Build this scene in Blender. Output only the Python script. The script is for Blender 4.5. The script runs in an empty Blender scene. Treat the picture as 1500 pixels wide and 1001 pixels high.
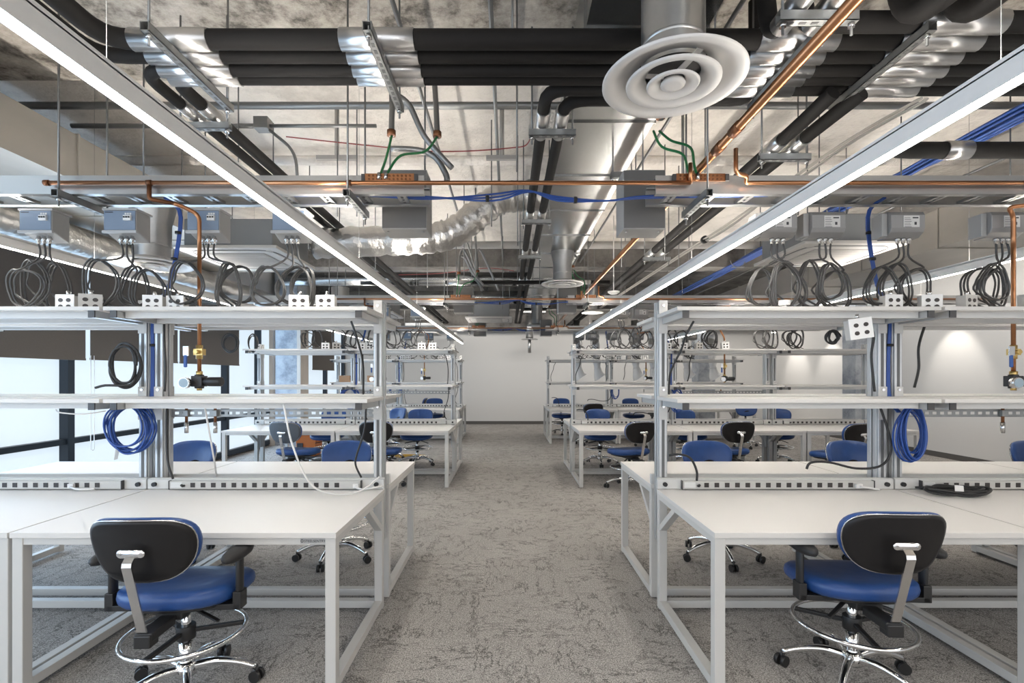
LENS, CEIL_GLOW, WIN = 22.0, 48.0, .42
import bpy, math, random
from mathutils import Vector, Matrix
RND = random.Random(11)
SC = bpy.context.scene
COL = SC.collection
PI = math.pi
F, CX, CY, EYE = 735.0, 745.0, 552.0, 1.495     # focal length in pixels, vanishing point, eye height

def at(px, py, Y):
    """point at depth Y seen at a picture position (1500x1001 frame)"""
    return Vector(((px - CX) * Y / F, Y, EYE + (CY - py) * Y / F))

# ---------------------------------------------------------------- materials
MATS = {}
def pm(name, col, rough=0.5, metal=0.0, noise=None, bump=None, emit=None, spec=None, coat=0.0, alpha=None, trans=None):
    m = bpy.data.materials.new(name); m.use_nodes = True
    nt = m.node_tree; b = nt.nodes['Principled BSDF']
    b.inputs['Base Color'].default_value = (*col, 1)
    b.inputs['Roughness'].default_value = rough
    b.inputs['Metallic'].default_value = metal
    if spec is not None: b.inputs['Specular IOR Level'].default_value = spec
    if coat: b.inputs['Coat Weight'].default_value = coat
    tc = None
    if noise or bump:
        tc = nt.nodes.new('ShaderNodeTexCoord')
    if noise:
        sc, amt, stretch = noise
        mp = nt.nodes.new('ShaderNodeMapping'); mp.inputs['Scale'].default_value = stretch
        nt.links.new(tc.outputs['Object'], mp.inputs[0])
        n = nt.nodes.new('ShaderNodeTexNoise'); n.inputs['Scale'].default_value = sc; n.inputs['Detail'].default_value = 5
        nt.links.new(mp.outputs[0], n.inputs['Vector'])
        r = nt.nodes.new('ShaderNodeValToRGB')
        r.color_ramp.elements[0].position = 0.3; r.color_ramp.elements[1].position = 0.7
        r.color_ramp.elements[0].color = (*[c * (1 - amt) for c in col], 1)
        r.color_ramp.elements[1].color = (*[min(1, c * (1 + amt)) for c in col], 1)
        nt.links.new(n.outputs['Fac'], r.inputs[0]); nt.links.new(r.outputs[0], b.inputs['Base Color'])
    if bump:
        sc, st = bump
        n2 = nt.nodes.new('ShaderNodeTexNoise'); n2.inputs['Scale'].default_value = sc; n2.inputs['Detail'].default_value = 4
        nt.links.new(tc.outputs['Object'], n2.inputs['Vector'])
        bp = nt.nodes.new('ShaderNodeBump'); bp.inputs['Strength'].default_value = st; bp.inputs['Distance'].default_value = 0.02
        nt.links.new(n2.outputs['Fac'], bp.inputs['Height']); nt.links.new(bp.outputs[0], b.inputs['Normal'])
    if emit:
        b.inputs['Emission Color'].default_value = (*emit[0], 1); b.inputs['Emission Strength'].default_value = emit[1]
    if trans: b.inputs['Transmission Weight'].default_value = trans
    if alpha is not None: b.inputs['Alpha'].default_value = alpha
    MATS[name] = m
    return m

def carpet():
    m = bpy.data.materials.new('carpet'); m.use_nodes = True
    nt = m.node_tree; N = nt.nodes; Lk = nt.links; b = N['Principled BSDF']
    b.inputs['Roughness'].default_value = 0.95; b.inputs['Specular IOR Level'].default_value = 0.12
    tc = N.new('ShaderNodeTexCoord')
    def noise(scale, det, stretch, off=(0,0,0)):
        mp = N.new('ShaderNodeMapping'); mp.inputs['Scale'].default_value = stretch; mp.inputs['Location'].default_value = off
        Lk.new(tc.outputs['Object'], mp.inputs[0])
        n = N.new('ShaderNodeTexNoise'); n.inputs['Scale'].default_value = scale; n.inputs['Detail'].default_value = det
        n.inputs['Roughness'].default_value = 0.66 if det > 5 else 0.6
        Lk.new(mp.outputs[0], n.inputs['Vector']); return n.outputs['Fac']
    def ramp(v, pts):
        r = N.new('ShaderNodeValToRGB'); cr = r.color_ramp
        while len(cr.elements) < len(pts): cr.elements.new(0.5)
        for e, (p, c) in zip(cr.elements, pts):
            e.position = p; e.color = (c, c, c, 1) if not isinstance(c, tuple) else (*c, 1)
        Lk.new(v, r.inputs[0]); return r.outputs[0]
    def mul(a, c, fac=1.0, mode='MULTIPLY'):
        x = N.new('ShaderNodeMix'); x.data_type = 'RGBA'; x.blend_type = mode
        x.inputs[0].default_value = fac
        Lk.new(a, x.inputs[6]); Lk.new(c, x.inputs[7]); return x.outputs[2]
    # scribbled dark threads: thin contour bands of two stretched noises, one direction per carpet tile
    la = ramp(noise(9, 6, (1.0, 0.45, 1)), [(0.476, 1), (0.495, .38), (0.505, .38), (0.524, 1)])
    lb = ramp(noise(9, 6, (0.45, 1.0, 1), (7, 3, 0)), [(0.476, 1), (0.495, .38), (0.505, .38), (0.524, 1)])
    ck = N.new('ShaderNodeTexChecker'); ck.inputs['Scale'].default_value = 1.0
    mp = N.new('ShaderNodeMapping'); mp.inputs['Scale'].default_value = (1/0.61, 1/0.61, 1); mp.inputs['Location'].default_value = (.3, .3, .5)
    Lk.new(tc.outputs['Object'], mp.inputs[0]); Lk.new(mp.outputs[0], ck.inputs['Vector'])
    mx = N.new('ShaderNodeMix'); mx.data_type = 'RGBA'; Lk.new(ck.outputs['Fac'], mx.inputs[0]); Lk.new(la, mx.inputs[6]); Lk.new(lb, mx.inputs[7])
    lines = mx.outputs[2]
    mask = ramp(noise(4.5, 4, (1, 1, 1), (3, 9, 0)), [(0.36, 0.1), (0.58, 1.0)])
    white = N.new('ShaderNodeRGB'); white.outputs[0].default_value = (1, 1, 1, 1)
    mm = N.new('ShaderNodeMix'); mm.data_type = 'RGBA'; Lk.new(mask, mm.inputs[0]); Lk.new(white.outputs[0], mm.inputs[6]); Lk.new(lines, mm.inputs[7])
    pile = ramp(noise(150, 2, (1, 1, 1)), [(0.36, .35), (0.64, 1.45)])
    fine = ramp(noise(55, 4, (1, 1, 1)), [(0.3, .72), (0.7, 1.18)])
    patch = ramp(noise(0.9, 2, (1, 1, 1)), [(0.3, (.37, .347, .325)), (0.7, (.43, .404, .38))])
    tilev = ramp(ck.outputs['Fac'], [(0, .965), (1, 1.0)])
    c = mul(patch, mm.outputs[2]); c = mul(c, pile, .9); c = mul(c, fine, .7); c = mul(c, tilev)
    Lk.new(c, b.inputs['Base Color'])
    MATS['carpet'] = m

def concrete(name, c0, c1, c2, scale, bumps):
    m = bpy.data.materials.new(name); m.use_nodes = True
    nt = m.node_tree; N = nt.nodes; Lk = nt.links; b = N['Principled BSDF']; b.inputs['Roughness'].default_value = .9
    tc = N.new('ShaderNodeTexCoord')
    n = N.new('ShaderNodeTexNoise'); n.inputs['Scale'].default_value = scale; n.inputs['Detail'].default_value = 9; n.inputs['Roughness'].default_value = .72
    Lk.new(tc.outputs['Object'], n.inputs['Vector'])
    r = N.new('ShaderNodeValToRGB'); cr = r.color_ramp; cr.elements.new(.5)
    for e, (p, c) in zip(cr.elements, [(.36, c0), (.5, c1), (.66, c2)]): e.position = p; e.color = (*c, 1)
    Lk.new(n.outputs['Fac'], r.inputs[0]); Lk.new(r.outputs[0], b.inputs['Base Color'])
    n2 = N.new('ShaderNodeTexNoise'); n2.inputs['Scale'].default_value = bumps[0]; n2.inputs['Detail'].default_value = 5
    Lk.new(tc.outputs['Object'], n2.inputs['Vector'])
    bp = N.new('ShaderNodeBump'); bp.inputs['Strength'].default_value = bumps[1]; bp.inputs['Distance'].default_value = .03
    Lk.new(n2.outputs['Fac'], bp.inputs['Height']); Lk.new(bp.outputs[0], b.inputs['Normal'])
    MATS[name] = m

carpet()
concrete('raw_concrete', (.10, .088, .075), (.36, .325, .285), (.52, .48, .43), 5.0, (14, .5))
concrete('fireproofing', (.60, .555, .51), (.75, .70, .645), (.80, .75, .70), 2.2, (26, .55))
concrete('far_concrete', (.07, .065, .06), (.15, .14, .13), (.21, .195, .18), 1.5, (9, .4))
concrete('column_concrete', (.20, .22, .25), (.33, .35, .38), (.42, .44, .46), 3.0, (12, .2))
S1 = (1, 1, 1)
pm('wall_paint', (.66, .645, .625), .85)
pm('header_paint', (.62, .60, .58), .85)
pm('dark_base', (.10, .092, .085), .6)
pm('laminate', (.80, .775, .745), .42, spec=.4)
pm('laminate_edge', (.60, .575, .545), .5)
pm('frame_steel', (.52, .505, .48), .45, spec=.4)
pm('alu', (.50, .505, .505), .36, .6)
pm('alu_white', (.58, .57, .55), .5)
pm('slot_dark', (.12, .12, .12), .6)
pm('black_plastic', (.016, .015, .015), .42)
pm('cap_grey', (.045, .042, .042), .45)
pm('blue_vinyl', (.017, .060, .205), .36, noise=(9, .12, S1), bump=(14, .10))
pm('shell_black', (.013, .0115, .0115), .40, spec=.3)
pm('shell_grey', (.085, .095, .11), .5)
pm('chrome', (.80, .80, .80), .10, 1.0)
pm('bar_chrome', (.62, .61, .60), .22, 1.0)
pm('black_rubber', (.018, .017, .017), .55)
pm('insulation', (.010, .0088, .0082), .75, bump=(9, .12), spec=.25)
pm('galv', (.44, .44, .435), .30, .9, noise=(6, .12, S1))
pm('duct_galv', (.36, .36, .355), .24, .92, noise=(2.5, .10, (1, .4, 1)))
pm('duct_tan', (.43, .41, .375), .40, .75, noise=(2.5, .10, (1, .4, 1)))
pm('strut_steel', (.32, .325, .32), .42, .85, noise=(12, .12, S1))
pm('tray_alu', (.46, .455, .445), .30, .85)
pm('rod_steel', (.20, .20, .20), .45, .8)
pm('shield', (.58, .575, .57), .28, .95)
pm('foil', (.48, .47, .455), .28, .95, bump=(13, .9))
pm('copper', (.42, .195, .095), .28, .95, noise=(3.5, .35, (.5, .5, .5)))
pm('copper_dark', (.20, .085, .04), .45, .8, noise=(6, .35, S1))
pm('brass', (.60, .42, .16), .3, .9)
pm('white_paint', (.78, .765, .745), .45)
pm('diffuser_white', (.62, .60, .58), .38)
pm('cassette_white', (.50, .48, .455), .5)
pm('cassette_grille', (.36, .34, .32), .6)
pm('casing_grey', (.20, .205, .21), .5, .3)
pm('box_grey', (.155, .15, .145), .5, .3)
pm('box_grey_light', (.36, .355, .345), .5, .3)
pm('box_rim', (.42, .41, .40), .45, .2)
pm('box_blue', (.185, .235, .31), .5)
pm('box_silver', (.31, .305, .30), .42, .45)
pm('label_white', (.66, .65, .63), .6)
pm('ink', (.05, .05, .055), .6)
pm('breaker_white', (.75, .74, .72), .5)
pm('cord_grey', (.065, .062, .06), .42, .25)
pm('cord_black', (.020, .019, .019), .5)
pm('cord_white', (.72, .70, .68), .5)
pm('cord_blue', (.020, .070, .29), .42)
pm('cord_red', (.24, .035, .035), .5)
pm('cord_yellow', (.55, .33, .05), .5)
pm('wire_grey', (.40, .375, .34), .55)
pm('green_wire', (.02, .17, .055), .45)
pm('conduit', (.25, .25, .248), .38, .8)
pm('conduit_painted', (.33, .315, .30), .6)
pm('outlet_white', (.80, .79, .775), .45)
pm('outlet_grey', (.50, .485, .46), .5)
pm('outlet_brown', (.035, .028, .025), .5)
pm('shade_cloth', (.155, .139, .125), .9, noise=(120, .06, S1))
pm('mullion', (.022, .032, .045), .45, .3)
pm('wood_trim', (.52, .46, .40), .6, noise=(4, .08, (6, 6, .5)))
pm('orange', (.62, .16, .025), .5)
pm('cardboard', (.36, .22, .13), .85)
pm('plastic_wrap', (.85, .85, .85), .25)
pm('frosted', (.30, .36, .42), .55, emit=((.78, .90, 1.0), WIN))
pm('lens', (.9, .9, .9), .5, emit=((1.0, .955, .88), LENS))
pm('ceiling_glow', (.9, .9, .9), .5, emit=((1.0, .95, .87), CEIL_GLOW))  # added emission that brightens the ceiling
pm('lamp_lens', (.9, .9, .9), .5, emit=((1.0, .94, .85), 6.0))
pm('blue_paint', (.03, .09, .30), .5)
pm('gauge_face', (.28, .36, .42), .25)
pm('tie_black', (.012, .012, .012), .5)

# ---------------------------------------------------------------- mesh building
class MB:
    def __init__(s): s.v = []; s.f = []; s.s = []
    def add(s, vs, fs, smooth=False):
        o = len(s.v); s.v += [Vector(v) for v in vs]
        s.f += [tuple(i + o for i in f) for f in fs]; s.s += [smooth] * len(fs)
        return s
    def box(s, x0, x1, y0, y1, z0, z1):
        x0, x1 = min(x0, x1), max(x0, x1); y0, y1 = min(y0, y1), max(y0, y1); z0, z1 = min(z0, z1), max(z0, z1)
        return s.add([(x0,y0,z0),(x1,y0,z0),(x1,y1,z0),(x0,y1,z0),(x0,y0,z1),(x1,y0,z1),(x1,y1,z1),(x0,y1,z1)],
              [(0,3,2,1),(4,5,6,7),(0,1,5,4),(1,2,6,5),(2,3,7,6),(3,0,4,7)])
    def bar(s, p0, p1, w, h, up=(0,0,1)):
        p0 = Vector(p0); p1 = Vector(p1); d = (p1 - p0).normalized(); up = Vector(up)
        a = d.cross(up)
        if a.length < 1e-5: a = d.cross(Vector((1, 0, 0)))
        a.normalize(); b = a.cross(d).normalized(); vs = []
        for p in (p0, p1):
            for (i, j) in ((-1,-1),(1,-1),(1,1),(-1,1)): vs.append(p + a*(i*w/2) + b*(j*h/2))
        return s.add(vs, [(0,1,2,3),(7,6,5,4),(0,4,5,1),(1,5,6,2),(2,6,7,3),(3,7,4,0)])
    def tube(s, pts, r, n=8, closed=False):
        pts = [Vector(p) for p in pts]; m = len(pts)
        rr = r if isinstance(r, (list, tuple)) else [r] * m
        tang = []
        for i in range(m):
            if closed: t = pts[(i+1) % m] - pts[i-1]
            else: t = pts[min(i+1, m-1)] - pts[max(i-1, 0)]
            tang.append(t.normalized() if t.length > 1e-9 else Vector((0,0,1)))
        t = tang[0]; a = t.cross(Vector((0,0,1)))
        if a.length < .05: a = t.cross(Vector((0,1,0)))
        a.normalize(); vs = []
        for i in range(m):
            t = tang[i]; a = (a - t * a.dot(t))
            if a.length < 1e-6: a = t.orthogonal()
            a.normalize(); b = t.cross(a)
            for k in range(n):
                th = 2*PI*k/n
                vs.append(pts[i] + (a*math.cos(th) + b*math.sin(th)) * rr[i])
        fs = []
        for i in range(m if closed else m-1):
            j = (i+1) % m
            for k in range(n):
                k2 = (k+1) % n
                fs.append((i*n+k, i*n+k2, j*n+k2, j*n+k))
        s.add(vs, fs, True)
        if not closed:
            o = len(s.v) - len(vs)
            s.f.append(tuple(o + k for k in reversed(range(n)))); s.s.append(False)
            s.f.append(tuple(o + (m-1)*n + k for k in range(n))); s.s.append(False)
        return s
    def cyl(s, p0, p1, r, n=16, r2=None):
        return s.tube([p0, p1], [r, r if r2 is None else r2], n)
    def lathe(s, prof, n=32, c=(0,0,0), sx=1.0):
        vs = []; c = Vector(c)
        for (r, z) in prof:
            for k in range(n):
                th = 2*PI*k/n; vs.append(c + Vector((r*math.cos(th)*sx, r*math.sin(th), z)))
        fs = []
        for i in range(len(prof)-1):
            for k in range(n):
                k2 = (k+1) % n; fs.append((i*n+k, i*n+k2, (i+1)*n+k2, (i+1)*n+k))
        return s.add(vs, fs, True)
    def rings(s, rings, cap0=True, cap1=True, smooth=True):
        n = len(rings[0]); vs = [p for r in rings for p in r]; fs = []
        for i in range(len(rings)-1):
            for k in range(n):
                k2 = (k+1) % n; fs.append((i*n+k, i*n+k2, (i+1)*n+k2, (i+1)*n+k))
        o = len(s.v); s.add(vs, fs, smooth)
        if cap0: s.f.append(tuple(o + k for k in reversed(range(n)))); s.s.append(smooth)
        if cap1: s.f.append(tuple(o + (len(rings)-1)*n + k for k in range(n))); s.s.append(smooth)
        return s
    def move(s, d):
        d = Vector(d); s.v = [v + d for v in s.v]; return s
    def build(s, name, mat, parent=None, world=False, bevel=0.0, subsurf=0, extra=(), side=None):
        vs = list(s.v); fs = list(s.f); sm = list(s.s); mi = [0]*len(fs)
        for j, (b, m2) in enumerate(extra):
            o = len(vs); vs += b.v; fs += [tuple(i + o for i in f) for f in b.f]; sm += b.s; mi += [j+1]*len(b.f)
        if world and parent is not None:
            o = Vector((0,0,0)); p = parent
            while p is not None: o += p.location; p = p.parent
            vs = [v - o for v in vs]
        me = bpy.data.meshes.new(name); me.from_pydata([tuple(v) for v in vs], [], fs)
        me.polygons.foreach_set('use_smooth', sm)
        me.materials.append(MATS[mat])
        for b, m2 in extra: me.materials.append(MATS[m2])
        me.polygons.foreach_set('material_index', mi); me.update()
        if side:
            me.materials.append(MATS[side])
            for q in range(2, 6): me.polygons[q].material_index = len(me.materials)-1
        ob = bpy.data.objects.new(name, me); COL.objects.link(ob)
        if parent is not None: ob.parent = parent
        if bevel:
            md = ob.modifiers.new('bevel', 'BEVEL'); md.width = bevel; md.segments = 2; md.limit_method = 'ANGLE'
        if subsurf:
            md = ob.modifiers.new('sub', 'SUBSURF'); md.levels = subsurf; md.render_levels = subsurf
        return ob

def tag(o, label, cat, group=None, kind=None):
    if label: o['label'] = label
    if cat: o['category'] = cat
    if group: o['group'] = group
    if kind: o['kind'] = kind
    return o
def thing(name, label, cat, loc=(0,0,0), rot=0.0, group=None):
    o = bpy.data.objects.new(name, None); COL.objects.link(o); o.empty_display_size = .05
    o.location = loc; o.rotation_euler = (0, 0, rot)
    return tag(o, label, cat, group)
def solo(mb, name, mat, label, cat, group=None, kind=None, bevel=0.0):
    """a thing that is one mesh: its origin goes to its base"""
    xs = [v.x for v in mb.v]; ys = [v.y for v in mb.v]; zs = [v.z for v in mb.v]
    c = Vector(((min(xs)+max(xs))/2, (min(ys)+max(ys))/2, min(zs)))
    mb.move(-c); o = mb.build(name, mat, bevel=bevel); o.location = c
    return tag(o, label, cat, group, kind)
def struct(name, mb, mat):
    o = mb.build(name, mat); o['kind'] = 'structure'; return o
def dup(root, loc=None, delta=None, rot=None, label=None, group=None):
    r = root.copy(); COL.objects.link(r)
    if loc is not None: r.location = loc
    if delta is not None: r.location = root.location + Vector(delta)
    if rot is not None: r.rotation_euler = (0, 0, rot)
    if label: r['label'] = label
    if group: r['group'] = group
    for ch in list(root.children):
        c = ch.copy(); COL.objects.link(c); c.parent = r
        for g in list(ch.children):
            d = g.copy(); COL.objects.link(d); d.parent = c
    return r

def spline(pts, n=6, closed=False):
    pts = [Vector(p) for p in pts]; out = []; m = len(pts)
    for i in range(m if closed else m-1):
        if closed: a, b, c, d = pts[i-1], pts[i], pts[(i+1) % m], pts[(i+2) % m]
        else: a, b, c, d = pts[max(i-1, 0)], pts[i], pts[i+1], pts[min(i+2, m-1)]
        for k in range(n):
            t = k/n
            out.append(.5*((2*b) + (c-a)*t + (2*a-5*b+4*c-d)*t*t + (3*b-a-3*c+d)*t**3))
    if not closed: out.append(pts[-1])
    return out
def fillet(pts, r, n=5):
    """polyline with rounded corners"""
    pts = [Vector(p) for p in pts]; out = [pts[0]]
    for i in range(1, len(pts)-1):
        p = pts[i]; u = pts[i-1]-p; w = pts[i+1]-p
        q = min(r, u.length*.49, w.length*.49); u = u.normalized()*q; w = w.normalized()*q
        for k in range(n+1):
            t = k/n; out.append((p+u)*(1-t)**2 + p*2*t*(1-t) + (p+w)*t*t)
    out.append(pts[-1]); return out

ROWS = ['front', 'middle', 'back']
ROWY = [2.326, 6.70, 11.07]
ROW_DY = [0.0, 4.374, 8.744]
D_ROW = 1.96
W = 1.515; PITCH = 1.525
CAM_ROLL, WORLD, WINDOW_E, BACK_E, SIDE_E, EXPO = 0.0, 0.95, 200.0, 80.0, 60.0, 1.0
# ================================================================ ROOM
XL, XR, YB, YN = -5.19, 8.0, 15.8, -3.2
struct('floor', MB().box(XL-.2, XR+.2, YN, YB+.2, -.1, 0), 'carpet')
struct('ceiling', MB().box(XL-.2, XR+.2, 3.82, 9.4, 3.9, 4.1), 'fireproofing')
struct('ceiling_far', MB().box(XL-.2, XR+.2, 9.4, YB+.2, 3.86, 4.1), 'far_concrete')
struct('ceiling_beam', MB().box(XL-.2, XR+.2, YN, 3.82, 3.75, 4.1), 'raw_concrete')
struct('wall_back', MB().box(XL-.2, XR+.2, YB, YB+.2, 0, 3.9), 'wall_paint')
struct('wall_right', MB().box(XR, XR+.2, YN, YB, 0, 3.9), 'wall_paint')
struct('wall_left', MB().box(XL-.25, XL-.02, YN, YB, 3.10, 3.9).box(XL-.25, XL-.05, YN, YB, 0, .06), 'header_paint')
struct('baseboard_back', MB().box(XL, XR, YB-.012, YB, 0, .095), 'dark_base')
struct('baseboard_right', MB().box(XR-.012, XR, YN, YB, 0, .10), 'dark_base')
# ceiling ledges, painted with the deck
struct('trim_1', MB().cyl((XL, 5.35, 3.80), (XR, 5.35, 3.80), .05, 10), 'fireproofing')
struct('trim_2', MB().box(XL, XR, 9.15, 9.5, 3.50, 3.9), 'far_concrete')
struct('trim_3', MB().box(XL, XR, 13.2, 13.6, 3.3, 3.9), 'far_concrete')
# windows: frames between posts, frosted panes
edges = [-3.2, -.7, 2.6, 5.9, 9.19, 10.39, 14.2, 15.75]
for i in range(len(edges)-1):
    a, b = edges[i], edges[i+1]
    w = struct('window_%d' % (i+1), MB().box(XL-.10, XL+.05, b-.045, b+.045, .06, 3.1)
        .box(XL-.10, XL+.03, a+.045, b-.045, .70, .765).box(XL-.10, XL+.03, a+.045, b-.045, .03, .13)
        .box(XL-.10, XL+.03, a+.045, b-.045, 3.02, 3.1), 'mullion')
    g = MB().box(XL-.07, XL-.055, a+.045, b-.045, .13, .70).box(XL-.07, XL-.055, a+.045, b-.045, .765, 3.02).build('pane', 'frosted', w)
    g['kind'] = 'structure'
# roller shades
for (a, b, z, lab) in ((2.3, 6.0, 1.70, 'wide dark grey roller shade at the far left of the picture, nearest the camera'),
                       (6.07, 7.67, 1.71, 'dark grey roller shade, second along the window wall'),
                       (7.72, 9.42, 1.71, 'dark grey roller shade in the window just before the concrete column'),
                       (12.95, 14.56, 1.68, 'dark grey roller shade in the window beyond the concrete column')):
    t = thing('roller_shade', lab, 'roller shade', (-5.06, (a+b)/2, z), 0, 'roller shades on the window wall')
    MB().box(-5.064, -5.058, a, b, z, 3.06).build('shade_cloth', 'shade_cloth', t, True)
    MB().cyl((-5.08, a, 3.055), (-5.08, b, 3.055), .035, 12).build('roller_tube', 'shade_cloth', t, True)
    MB().box(-5.070, -5.052, a, b, z-.012, z+.012).build('bottom_bar', 'shade_cloth', t, True)
for (y, lab) in ((6.04, 'thin white shade pull chain hanging between the two nearest roller shades'),):
    solo(MB().tube([(-5.03, y, 1.75), (-5.03, y, .62), (-5.03, y+.03, .60), (-5.03, y+.05, .62), (-5.03, y+.05, 1.75)], .005, 6), 'pull_chain', 'cord_white', lab, 'pull chain')
# columns
struct('column_1', MB().box(-5.10, -4.62, 10.95, 11.5, 0, 3.9), 'column_concrete')
struct('trim_4', MB().box(-5.18, -5.10, 10.85, 11.0, 0, 3.1).box(-4.62, -4.54, 10.95, 11.06, 0, 3.1).box(-4.62, -4.585, 11.06, 11.5, 0, 3.1), 'wood_trim')
struct('column_2', MB().box(5.15, 5.6, 13.6, 14.1, 0, 3.9), 'column_concrete')
struct('column_3', MB().box(7.05, 7.45, 10.2, 10.6, 0, 3.9), 'column_concrete')
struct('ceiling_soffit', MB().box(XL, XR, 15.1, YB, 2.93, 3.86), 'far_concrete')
# ================================================================ WORKBENCHES
def make_bench(near):
    t = thing('workbench', 'x', 'workbench')
    MB().box(0, W, 0, .915, .745, .770).build('tabletop', 'laminate', t, bevel=.0015, side='laminate_edge')
    MB().box(.05, W-.05, .012, .05, .710, .744).box(.05, W-.05, .875, .91, .710, .744)\
        .box(.004, .05, .05, .87, .710, .744).box(W-.05, W-.004, .05, .87, .710, .744).build('table_frame', 'frame_steel', t, bevel=.003)
    for x0 in (.004, W-.054):
        for y0 in (.008, .865):
            MB().box(x0, x0+.05, y0, y0+.05, .012, .744).build('leg', 'frame_steel', t, bevel=.003)
        MB().box(x0, x0+.05, .058, .865, .022, .068).build('foot_rail', 'frame_steel', t, bevel=.003)
        MB().bar((x0+.025, .87, .53), (x0+.025, .60, .715), .035, .045, (1,0,0)).build('brace', 'frame_steel', t, bevel=.002)
    MB().box(.054, W-.054, .865, .915, .022, .068).build('stretcher', 'frame_steel', t, bevel=.003)
    for x0 in (.022, W-.072):
        u = MB().box(x0, x0+.05, .927, .972, .42, 1.985).box(x0-.006, x0+.0, .94, .972, .42, 1.93).box(x0+.05, x0+.056, .94, .972, .42, 1.93).build('upright', 'alu', t, bevel=.003)
        MB().box(x0+.016, x0+.034, .9255, .9275, .84, 1.83).build('slot', 'slot_dark', u)
        for z in (1.27, 1.83, 1.40):
            k = MB().box(x0-.003, x0+.053, .921, .927, z-.055 if z != 1.40 else 1.367, z+.03 if z != 1.83 else 1.99).build('bracket', 'alu_white', u, bevel=.002)
        bm = MB()
        for z in (1.30, 1.41, 1.955, .60, .47): bm.cyl((x0+.025, .921, z), (x0+.025, .914, z), .009, 10)
        bm.build('bolt', 'bar_chrome', u)
    for (zt, nm) in ((1.895, 'shelf'), (1.367, 'shelf')):
        s = MB().box(0.005, W-.005, .53, .918, zt-.022, zt).build(nm, 'laminate', t, bevel=.0015, side='laminate_edge')
        MB().box(.08, W-.08, .60, .635, zt-.058, zt-.0225).box(.08, W-.08, .86, .90, zt-.06, zt-.0225).build('shelf_rail', 'alu_white', s)
        for x0 in (.040, W-.075):
            MB().box(x0, x0+.035, .545, .92, zt-.062, zt-.0225).build('shelf_arm', 'alu', s, bevel=.002)
            MB().box(x0-.001, x0+.036, .537, .5448, zt-.063, zt-.0222).build('end_cap', 'cap_grey', s)
    ch = MB().box(.0, W, .892, .920, .774, .836).box(-.0, W, .898, .926, .836, .842).build('power_channel', 'alu_white', t, bevel=.002)
    if near:
        kb = MB()
        for x in (.047, W-.047): kb.cyl((x, .892, .805), (x, .876, .805), .014, 14)
        kb.build('clamp_knob', 'black_plastic', ch)
        ps = MB().box(.155, 1.372, .868, .8915, .779, .829).build('power_strip', 'outlet_grey', t, bevel=.003)
        for i in range(15):
            x = .305 + i*.0655
            MB().box(x-.0145, x+.0145, .8655, .8685, .790, .819).build('outlet', 'outlet_brown', ps)
        MB().box(.150, .1555, .866, .8915, .776, .832).box(1.3715, 1.377, .866, .8915, .776, .832).build('strip_end', 'cap_grey', ps)
        MB().box(.165, .235, .8665, .8685, .788, .822).build('rating_label', 'label_white', ps)
        MB().tube([(.25, .868, .800), (.25, .850, .802), (.25, .84, .81)], .008, 8).build('inlet_plug', 'black_plastic', ps)
    return t
pn, pf = make_bench(True), make_bench(False)
used = {True: False, False: False}
ends = {'left': [-.80, -.80, -1.10], 'right': [.955, .945, .90]}
ORD = ['beside the aisle', 'second from the aisle', 'third from the aisle']
for r in range(3):
    for side in ('left', 'right'):
        for k in range(2 if side == 'left' else 3):
            for near in (True, False):
                x0 = ends[side][r] - W - k*PITCH if side == 'left' else ends[side][r] + k*PITCH
                lab = 'white workbench %s, %s row %s, shelves facing %s' % (ORD[k], ROWS[r], side,
                      'the camera' if near else 'the back wall')
                p = pn if near else pf
                loc = (x0, ROWY[r], 0) if near else (x0 + W, ROWY[r] + D_ROW, 0)
                rot = 0 if near else PI
                if not used[near]:
                    used[near] = True; p.location = loc; p.rotation_euler = (0,0,rot); p['label'] = lab; p['group'] = 'white workbenches in three rows'; o = p
                else: o = dup(p, loc=loc, rot=rot, label=lab, group='white workbenches in three rows')
                if r == 0 and side == 'left' and k == 0 and near:
                    first_bench = o
# maker's plate on the nearest left bench
npz = MB().box(1.345, 1.462, .0105, .0118, .7165, .7425).build('nameplate', 'box_grey_light', first_bench)
cu = bpy.data.curves.new('lettering', 'FONT'); cu.body = 'STEELSENTRY'; cu.size = .0165; cu.extrude = .0003; cu.align_x = 'LEFT'
cu.materials.append(MATS['ink'])
tf = bpy.data.objects.new('lettering_source', cu); COL.objects.link(tf); bpy.context.view_layer.update()
tme = bpy.data.meshes.new_from_object(tf.evaluated_get(bpy.context.evaluated_depsgraph_get())); bpy.data.objects.remove(tf, do_unlink=True)
tx = bpy.data.objects.new('lettering', tme); COL.objects.link(tx); tx.parent = npz; tx.location = (1.363, .0100, .7235); tx.rotation_euler = (PI/2, 0, 0)
MB().tube([(1.3535+.0055*math.cos(a), .0102, .7295+.0065*math.sin(a)) for a in [i*PI/6 for i in range(12)]], .0016, 5, True).build('emblem', 'ink', npz)

# ================================================================ CHAIRS
def back_ring(scale, y, zoff=0.0):
    pts = [(-.150, .138), (-.06, .150), (.06, .150), (.150, .138), (.200, .100), (.213, .035), (.196, -.045), (.150, -.108), (.075, -.138), (-.075, -.138), (-.150, -.108), (-.196, -.045), (-.213, .035), (-.200, .100)]
    sp = spline([(a, 0, b) for a, b in pts], 3, True)
    out = []
    for p in sp:
        x, z = p.x*scale, p.z*scale*.94
        out.append(Vector((x, y + 1.5*x*x - .27*z, z + zoff)))
    return out
def seat_ring(s, z, front_drop=.028):
    out = []; n = 40
    for k in range(n):
        th = 2*PI*k/n; c, q = math.cos(th), math.sin(th); e = .72
        x = .270*math.copysign(abs(c)**e, c); y = .232*math.copysign(abs(q)**e, q)
        x *= 1 + .05*(y/.232)
        x *= s; y *= s
        out.append(Vector((x, y, z - front_drop*max(0, y/.232)**2 + .012*max(0, -y/.232)**2)))
    return out
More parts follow.
